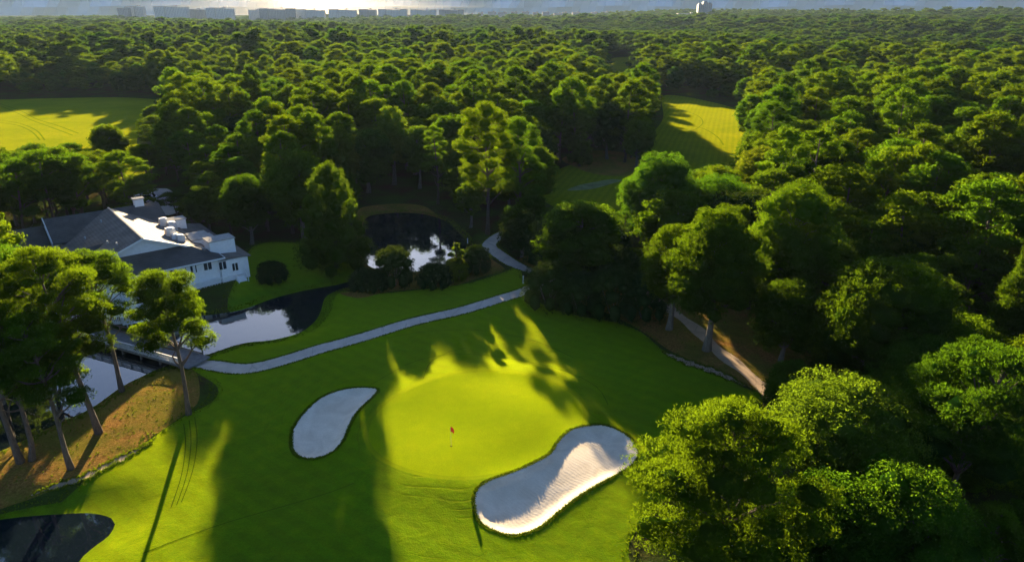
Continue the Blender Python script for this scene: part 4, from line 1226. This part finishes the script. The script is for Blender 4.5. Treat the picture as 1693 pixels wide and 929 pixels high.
# footbridge
A_ = Vector((*G(150, 548, .35), .30)); B_ = Vector((*G(322, 596, .2), .12))
bd = (B_ - A_).normalized(); bn = Vector((-bd.y, bd.x, 0)).normalized(); bL = (B_ - A_).length
br = empty('footbridge', A_, atan2(bd.y, bd.x))
tag(br, 'grey timber footbridge with pale railings over the creek', 'bridge')
sl_ = (B_.z - A_.z) / bL
m_ = MB(); m_.plate([(-1, -1.75, .05), (bL + .8, -1.75, .05 + sl_ * bL), (bL + .8, 1.75, .05 + sl_ * bL), (-1, 1.75, .05)], .22); m_.build('deck', M['concrete'], br)
for s, full in ((-1, True), (1, False)):
    m_ = MB(); y = s * 1.72
    x0, x1 = 0., bL - .4
    m_.beam((x0, y, 1.02), (x1, y, 1.02 + sl_ * x1), .14, .10); m_.beam((x0, y, .22), (x1, y, .22 + sl_ * x1), .12, .16)
    if full: m_.beam((x0, y, .62), (x1, y, .62 + sl_ * x1), .05, .07)
    n = int((x1 - x0) / 1.9)
    for k in range(n + 1):
        x = x0 + (x1 - x0) * k / n; m_.beam((x, y, .06 + sl_ * x), (x, y, 1.08 + sl_ * x), .14)
        if full and k < n:
            for q in range(1, 8): xx = x + (x1 - x0) / n * q / 8; m_.beam((xx, y, .25 + sl_ * xx), (xx, y, .98 + sl_ * xx), .075)
    m_.build('railing', M['metal'] if full else M['wood'], br)
for k in range(6):
    x = 1.2 + k * (bL - 2.4) / 5
    for s in (-1, 1):
        m_ = MB(); m_.tube([(x, s * 1.5, -2.6), (x, s * 1.5, -.1)], .15, 8); m_.build('pile', M['wood'], br)
m_ = MB()
for s in (-1.45, 1.45): m_.beam((0, s, -.30), (bL, s, -.30 + sl_ * bL), .2, .28)
m_.build('girder', M['wood'], br)

# flag in the hole
fx, fy = G(746, 737, .55); fz = tz(fx, fy)
M['red'] = simple('red_cloth', (.75, .02, .02), .7, .05)
M['polewhite'] = simple('flag_pole_paint', (.35, .33, .28), .4, .05)
M['black'] = simple('dark_hole', (.01, .01, .01), .9, .05)
t = empty('golf_flag', (fx, fy, fz)); tag(t, 'red golf flag on a thin pole in the sunlit putting green', 'flag')
m_ = MB(); m_.tube([(0, 0, -.1), (0, 0, 2.35)], .022, 6); m_.build('pole', M['polewhite'], t)
m_ = MB()
fp = []
for k in range(7):
    u = k / 6; fp.append((u * .36, .08 * sin(u * 5), 2.32 - .22 * u * u, 1.80 - .30 * u + .1 * u * u))
v = []; f = []
for (x, y, za, zb) in fp: v += [(x, y - .008, za), (x, y - .008, zb), (x, y + .008, za), (x, y + .008, zb)]
for k in range(6):
    a = k * 4; f += [(a, a + 4, a + 5, a + 1), (a + 2, a + 3, a + 7, a + 6), (a, a + 2, a + 6, a + 4), (a + 1, a + 5, a + 7, a + 3)]
f += [(0, 1, 3, 2), (24, 26, 27, 25)]
m_.add(v, f); m_.build('flag', M['red'], t)
m_ = MB(); m_.slab([(.12 * cos(a), .12 * sin(a)) for a in np.linspace(0, 2 * pi, 12, endpoint=False)], .004, .010); m_.build('cup', M['black'], t)

# small posts
def post(px, py, h, label):
    x, y = G(px, py); t = empty('marker_post', (x, y, tz(x, y))); tag(t, label, 'post')
    m_ = MB(); m_.tube([(0, 0, -.1), (0, 0, h)], [.09, .075], 8); m_.build('post_shaft', M['trim'], t)
    m_ = MB(); m_.tube([(0, 0, h + .002), (0, 0, h + .05), (0, 0, h + .12)], [.12, .11, .03], 8); m_.build('post_cap', M['trim'], t)
post(865, 470, 1.3, 'white post where the cart path disappears behind the dark shrub')
post(773, 398, 1.1, 'white post at the right corner of the pond')

# parked van behind the clubhouse
def van(px, py, rz, label):
    x, y = G(px, py); t = empty('parked_van', (x, y, tz(x, y)), rz); tag(t, label, 'van')
    b = MB()
    prof = [(-2.4, .35), (2.5, .35), (2.55, .95), (2.0, 1.15), (1.45, 2.05), (-2.3, 2.1), (-2.45, 1.9)]
    n = len(prof); v = [(p[0], -.95, p[1]) for p in prof] + [(p[0], .95, p[1]) for p in prof]
    b.add(v, [tuple(range(n)), tuple(range(2 * n - 1, n - 1, -1))] + [(i, i + n, (i + 1) % n + n, (i + 1) % n) for i in range(n)]); b.build('body', M['trim'], t)
    g_ = MB(); g_.add([(2.02, -.85, 1.17), (2.02, .85, 1.17), (1.49, .85, 2.02), (1.49, -.85, 2.02)], [(0, 1, 2, 3)])
    for s in (-.958, .958): g_.box(-1.9, 1.3, s - .004, s + .004, 1.3, 1.85)
    g_.build('windows', M['glass'], t)
    for wx in (-1.5, 1.6):
        for s in (-.86, .86):
            q = MB(); q.tube([(wx, s - .1, .34), (wx, s + .1, .34)], .34, 14); q.build('wheel', M['black'], t)
van(243, 333, radians(15), 'white van parked on the gravel yard behind the clubhouse')

# small houses half hidden in the wood
M['houseroof'] = simple('brown_shingles', (.20, .15, .13), .85, .2)
M['bluewhite'] = simple('pale_walls', (.62, .60, .60), .8, .08)
def cottage(px, D, zb, wd, rz, label, wall='bluewhite', rf='houseroof', hh=9.):
    u = (px - CX) / F; x, y = u * D * 1.02, D
    t = empty('house', (x, y, tz(x, y)), rz); tag(t, label, 'house')
    b = MB(); L = wd / 2; gable_prism(b, -L, L, -4, 4, hh - 2.6, hh, 'x'); b.build('wall', M[wall], t)
    b = MB(); b.plate([(L + .4, 0, hh + .1), (-L - .4, 0, hh + .1), (-L - .4, -4.6, hh - 3.0), (L + .4, -4.6, hh - 3.0)], .15); b.plate([(-L - .4, 0, hh + .1), (L + .4, 0, hh + .1), (L + .4, 4.6, hh - 3.0), (-L - .4, 4.6, hh - 3.0)], .15); ro = b.build('roof', M[rf], t)
    b = MB(); b.box(L * .4, L * .4 + .9, -.6, .5, hh - .8, hh + 1.3); b.build('chimney', M[wall], ro)
    for k in (-.6, 0., .6):
        b = MB(); b.box(L * k - .6, L * k + .6, -4.05, -3.98, hh - 5, hh - 3.6); b.build('window', M['glass'], t)
cottage(1650, 520, 0, 16, radians(-20), 'pale house with a pinkish roof among the trees near the right frame edge', hh=17)
cottage(1213, 400, 0, 9, radians(10), 'small pale house peeping out of the trees at the far end of the right fairway', hh=7)
cottage(146, 800, 0, 14, radians(5), 'tiny white house lost in the forest far beyond the left fairway', hh=20)

# ------------------------------------------------------------------ skyline
def facade_mat(name, wall, glass, sx=.28, sz=.30):
    m, t, p = mat(name)
    tc = N(t, 'ShaderNodeTexCoord')
    bk = N(t, 'ShaderNodeTexBrick'); bk.offset = 0.; bk.inputs['Scale'].default_value = 1.
    bk.inputs['Brick Width'].default_value = 5.; bk.inputs['Row Height'].default_value = 3.2; bk.inputs['Mortar Size'].default_value = .75
    bk.inputs['Color1'].default_value = (*glass, 1); bk.inputs['Color2'].default_value = (*tuple(g * 1.5 for g in glass), 1); bk.inputs['Mortar'].default_value = (*wall, 1)
    sp = N(t, 'ShaderNodeSeparateXYZ'); cb = N(t, 'ShaderNodeCombineXYZ')
    t.links.new(tc.outputs['Object'], sp.inputs[0])
    t.links.new(math_(t, 'ADD', sp.outputs[0], sp.outputs[1]), cb.inputs[0]); t.links.new(sp.outputs[2], cb.inputs[1])
    t.links.new(cb.outputs[0], bk.inputs[0]); t.links.new(bk.outputs[0], p.inputs['Base Color'])
    p.inputs['Roughness'].default_value = .7
    return m
M['fac1'] = facade_mat('pale_facade', (.46, .45, .44), (.12, .13, .15))
M['fac2'] = facade_mat('grey_facade', (.20, .21, .23), (.06, .07, .09))
def block(x0, x1, ty, D, label, m='fac1', segs=1, dp=22., group='apartment blocks on the skyline'):
    y = D; xa = (x0 - CX) / F * D * 1.0 / cos(0) ; xb = (x1 - CX) / F * D
    # depth along the optical axis differs from D by the pitch only
    k = (cos(PITCH)); xa, xb = xa * k, xb * k
    ty = ty + (2.6 if ty < 18 else .6)
    z1 = HC + (20 - ty) / F * D
    xc = (xa + xb) / 2; W = abs(xb - xa); zb = tz(xc, y)
    t = empty('apartment_block', (xc, y, zb)); tag(t, label, 'building', group)
    H_ = z1 - zb
    b = MB()
    for i in range(segs):
        a = -W / 2 + W * i / segs + (.8 if i else 0); c = -W / 2 + W * (i + 1) / segs - (.8 if i < segs - 1 else 0)
        off = (i % 2) * 3.; b.box(a, c, -dp / 2 + off, dp / 2 + off, -1, H_ - (i % 3) * 1.2)
    if segs > 1: b.box(-W / 2 + .4, W / 2 - .4, -dp / 2 + 5, dp / 2, -1, H_ - 4)
    b.build('wall', M[m], t)
    b = MB(); b.box(-W / 2 - .5, W / 2 + .5, -dp / 2 - .5, dp / 2 + 3.5, H_ + .02, H_ + .9); b.build('roof', M['flatroof'], t)
    b = MB(); b.box(W * .1, W * .1 + 8, -3, 5, H_ + .92, H_ + 3.6); b.build('lift_housing', M[m], t)
bl = [(197,214,12,2500,'low pale apartment block at the left end of the skyline',1),(212,238,10,2550,'apartment block with a raised roof, second on the skyline from the left end',2),
      (257,311,10,2500,'long flat pale apartment block left of the sun glow on the skyline',3),(308,340,14,2650,'low grey block beside the long flat pale one on the skyline',2),
      (343,386,12,2550,'pale apartment block midway between the long flat one and the sun glow',3),(412,432,15,2700,'small low block where the row beneath the sun glow starts',1),
      (430,487,13,2650,'wide block just left of the brightest sun glow',4),(490,537,14,2700,'apartment block directly beneath the sun glow',3),
      (544,590,14,2700,'apartment block right beside the sun glow on its right',3),(594,622,14,2700,'narrow block second to the right of the sun glow',2),
      (626,673,14,2650,'tall sided block with vertical bays third to the right of the sun glow',4),(679,721,14.5,2650,'grey blue block with a gap on either side, fourth right of the sun glow',4),
      (726,767,14.5,2650,'last grey blue block of the row right of the sun glow',4),(1120,1156,22,2350,'low block at the foot of the high tower',2),
      (1296,1315,16,2500,'small white block on the tree line right of the tower',1),(1655,1674,13.5,2300,'small grey block on the tree line near the right frame edge',1)]
for i, (a, b, ty, D, lb, sg) in enumerate(bl): block(a, b, ty, D, lb, 'fac1' if i % 3 else 'fac2', sg)
for i in range(22):
    a = 772 + i * 17 + rnd.uniform(0, 8)
    block(a, a + rnd.uniform(7, 16), rnd.uniform(19.5, 23), 3100 + rnd.uniform(-60, 60), 'tiny distant building on the hazy skyline between the block row and the tower', 'fac2', 1, 16, 'tiny distant buildings left of the tower')
# the tower: three shafts
D = 2300; k = cos(PITCH)
xc = (1164 - CX) / F * D * k
t = empty('tower_block', (xc, D, tz(xc, D))); tag(t, 'high grey tower of three shafts standing above the tree line', 'tower')
H_ = HC + (20 - 8.5) / F * D - tz(xc, D)
for (a, c, hh, off) in ((-21, -8, H_ - 2, 0), (-7.4, 7, H_ + 4, -2), (7.6, 21, H_, 0)):
    b = MB(); b.box(a, c, -10 + off, 12 + off, -1, hh); o = b.build('shaft', M['fac2'], t)
    b = MB(); b.box(a + 2, c - 2, -6 + off, 8 + off, hh + .02, hh + 3); b.build('lift_housing', M['fac2'], o)

# ------------------------------------------------------------------ cloud bank low over the horizon, behind everything, shaped to dim the bright sky
def cloud_bank():
    m, t, p = mat('cloud'); t.nodes.remove(p)
    g = N(t, 'ShaderNodeNewGeometry'); mp = N(t, 'ShaderNodeMapping'); mp.inputs['Scale'].default_value = (1, 1, 30)
    t.links.new(g.outputs['Position'], mp.inputs[0])
    n = noise(t, .00022, 5, .6, mp.outputs[0], .3)
    at = N(t, 'ShaderNodeAttribute'); at.attribute_name = 'dense'
    a = math_(t, 'ADD', math_(t, 'MULTIPLY', n.outputs[0], .5), math_(t, 'SUBTRACT', at.outputs['Fac'], .25), True)
    df = N(t, 'ShaderNodeBsdfDiffuse'); df.inputs[0].default_value = (.13, .30, .52, 1)  # blue of distant air put into the cloud colour
    tr = N(t, 'ShaderNodeBsdfTransparent'); mx = N(t, 'ShaderNodeMixShader')
    t.links.new(a, mx.inputs[0]); t.links.new(tr.outputs[0], mx.inputs[1]); t.links.new(df.outputs[0], mx.inputs[2])
    t.links.new(mx.outputs[0], t.nodes['Material Output'].inputs[0])
    azs = np.linspace(radians(-62), radians(62), 200); V = []; dn = []
    prof = [(24000, -300), (23500, 200), (23300, 700), (24000, 1100), (26500, 1250), (28500, 900), (29000, -300)]
    for az in azs:
        u = (az - azs[0]) / (azs[-1] - azs[0])
        for r, z in prof:
            r2 = r * (1 + .012 * sin(az * 37) + .006 * sin(az * 90 + z))
            V.append((r2 * sin(az), r2 * cos(az), z * (1 if z < 0 else (.75 + .35 * sin(az * 11) ** 2)))); dn.append(float(np.interp(math.degrees(az), [-62, -40, -30, -20, -14.5, -9, 0, 8, 14], [1.2, 1.12, 1.03, .82, .62, .78, 1.0, 1.12, 1.3])))  # opacity set by bearing: dims the sky, thinner where the sun glow shows
    n_ = len(prof); Fq = []
    for i in range(len(azs) - 1):
        for j in range(n_):
            a0 = i * n_ + j; b0 = i * n_ + (j + 1) % n_; Fq.append((a0, a0 + n_, b0 + n_, b0))
    Fq += [tuple(range(n_)), tuple((len(azs) - 1) * n_ + j for j in range(n_))[::-1]]
    me = bpy.data.meshes.new('clouds'); me.from_pydata(V, [], Fq); me.materials.append(m)
    at_ = me.attributes.new('dense', 'FLOAT', 'POINT'); at_.data.foreach_set('value', np.array(dn, np.float32)); me.update()
    tag(link(bpy.data.objects.new('clouds', me)), None, None, None, 'structure')
cloud_bank()

# ------------------------------------------------------------------ haze
hz = MB(); hz.box(-3900, 3900, -300, 4300, -9, 98)
m = bpy.data.materials.new('haze_air'); m.use_nodes = True; t = m.node_tree; t.nodes.clear()
o_ = t.nodes.new('ShaderNodeOutputMaterial'); v_ = t.nodes.new('ShaderNodeVolumePrincipled')
v_.inputs['Color'].default_value = (.52, .72, 1., 1); v_.inputs['Density'].default_value = .000024; v_.inputs['Anisotropy'].default_value = .25
t.links.new(v_.outputs[0], o_.inputs['Volume'])
tag(hz.build('haze', m), None, None, None, 'stuff')
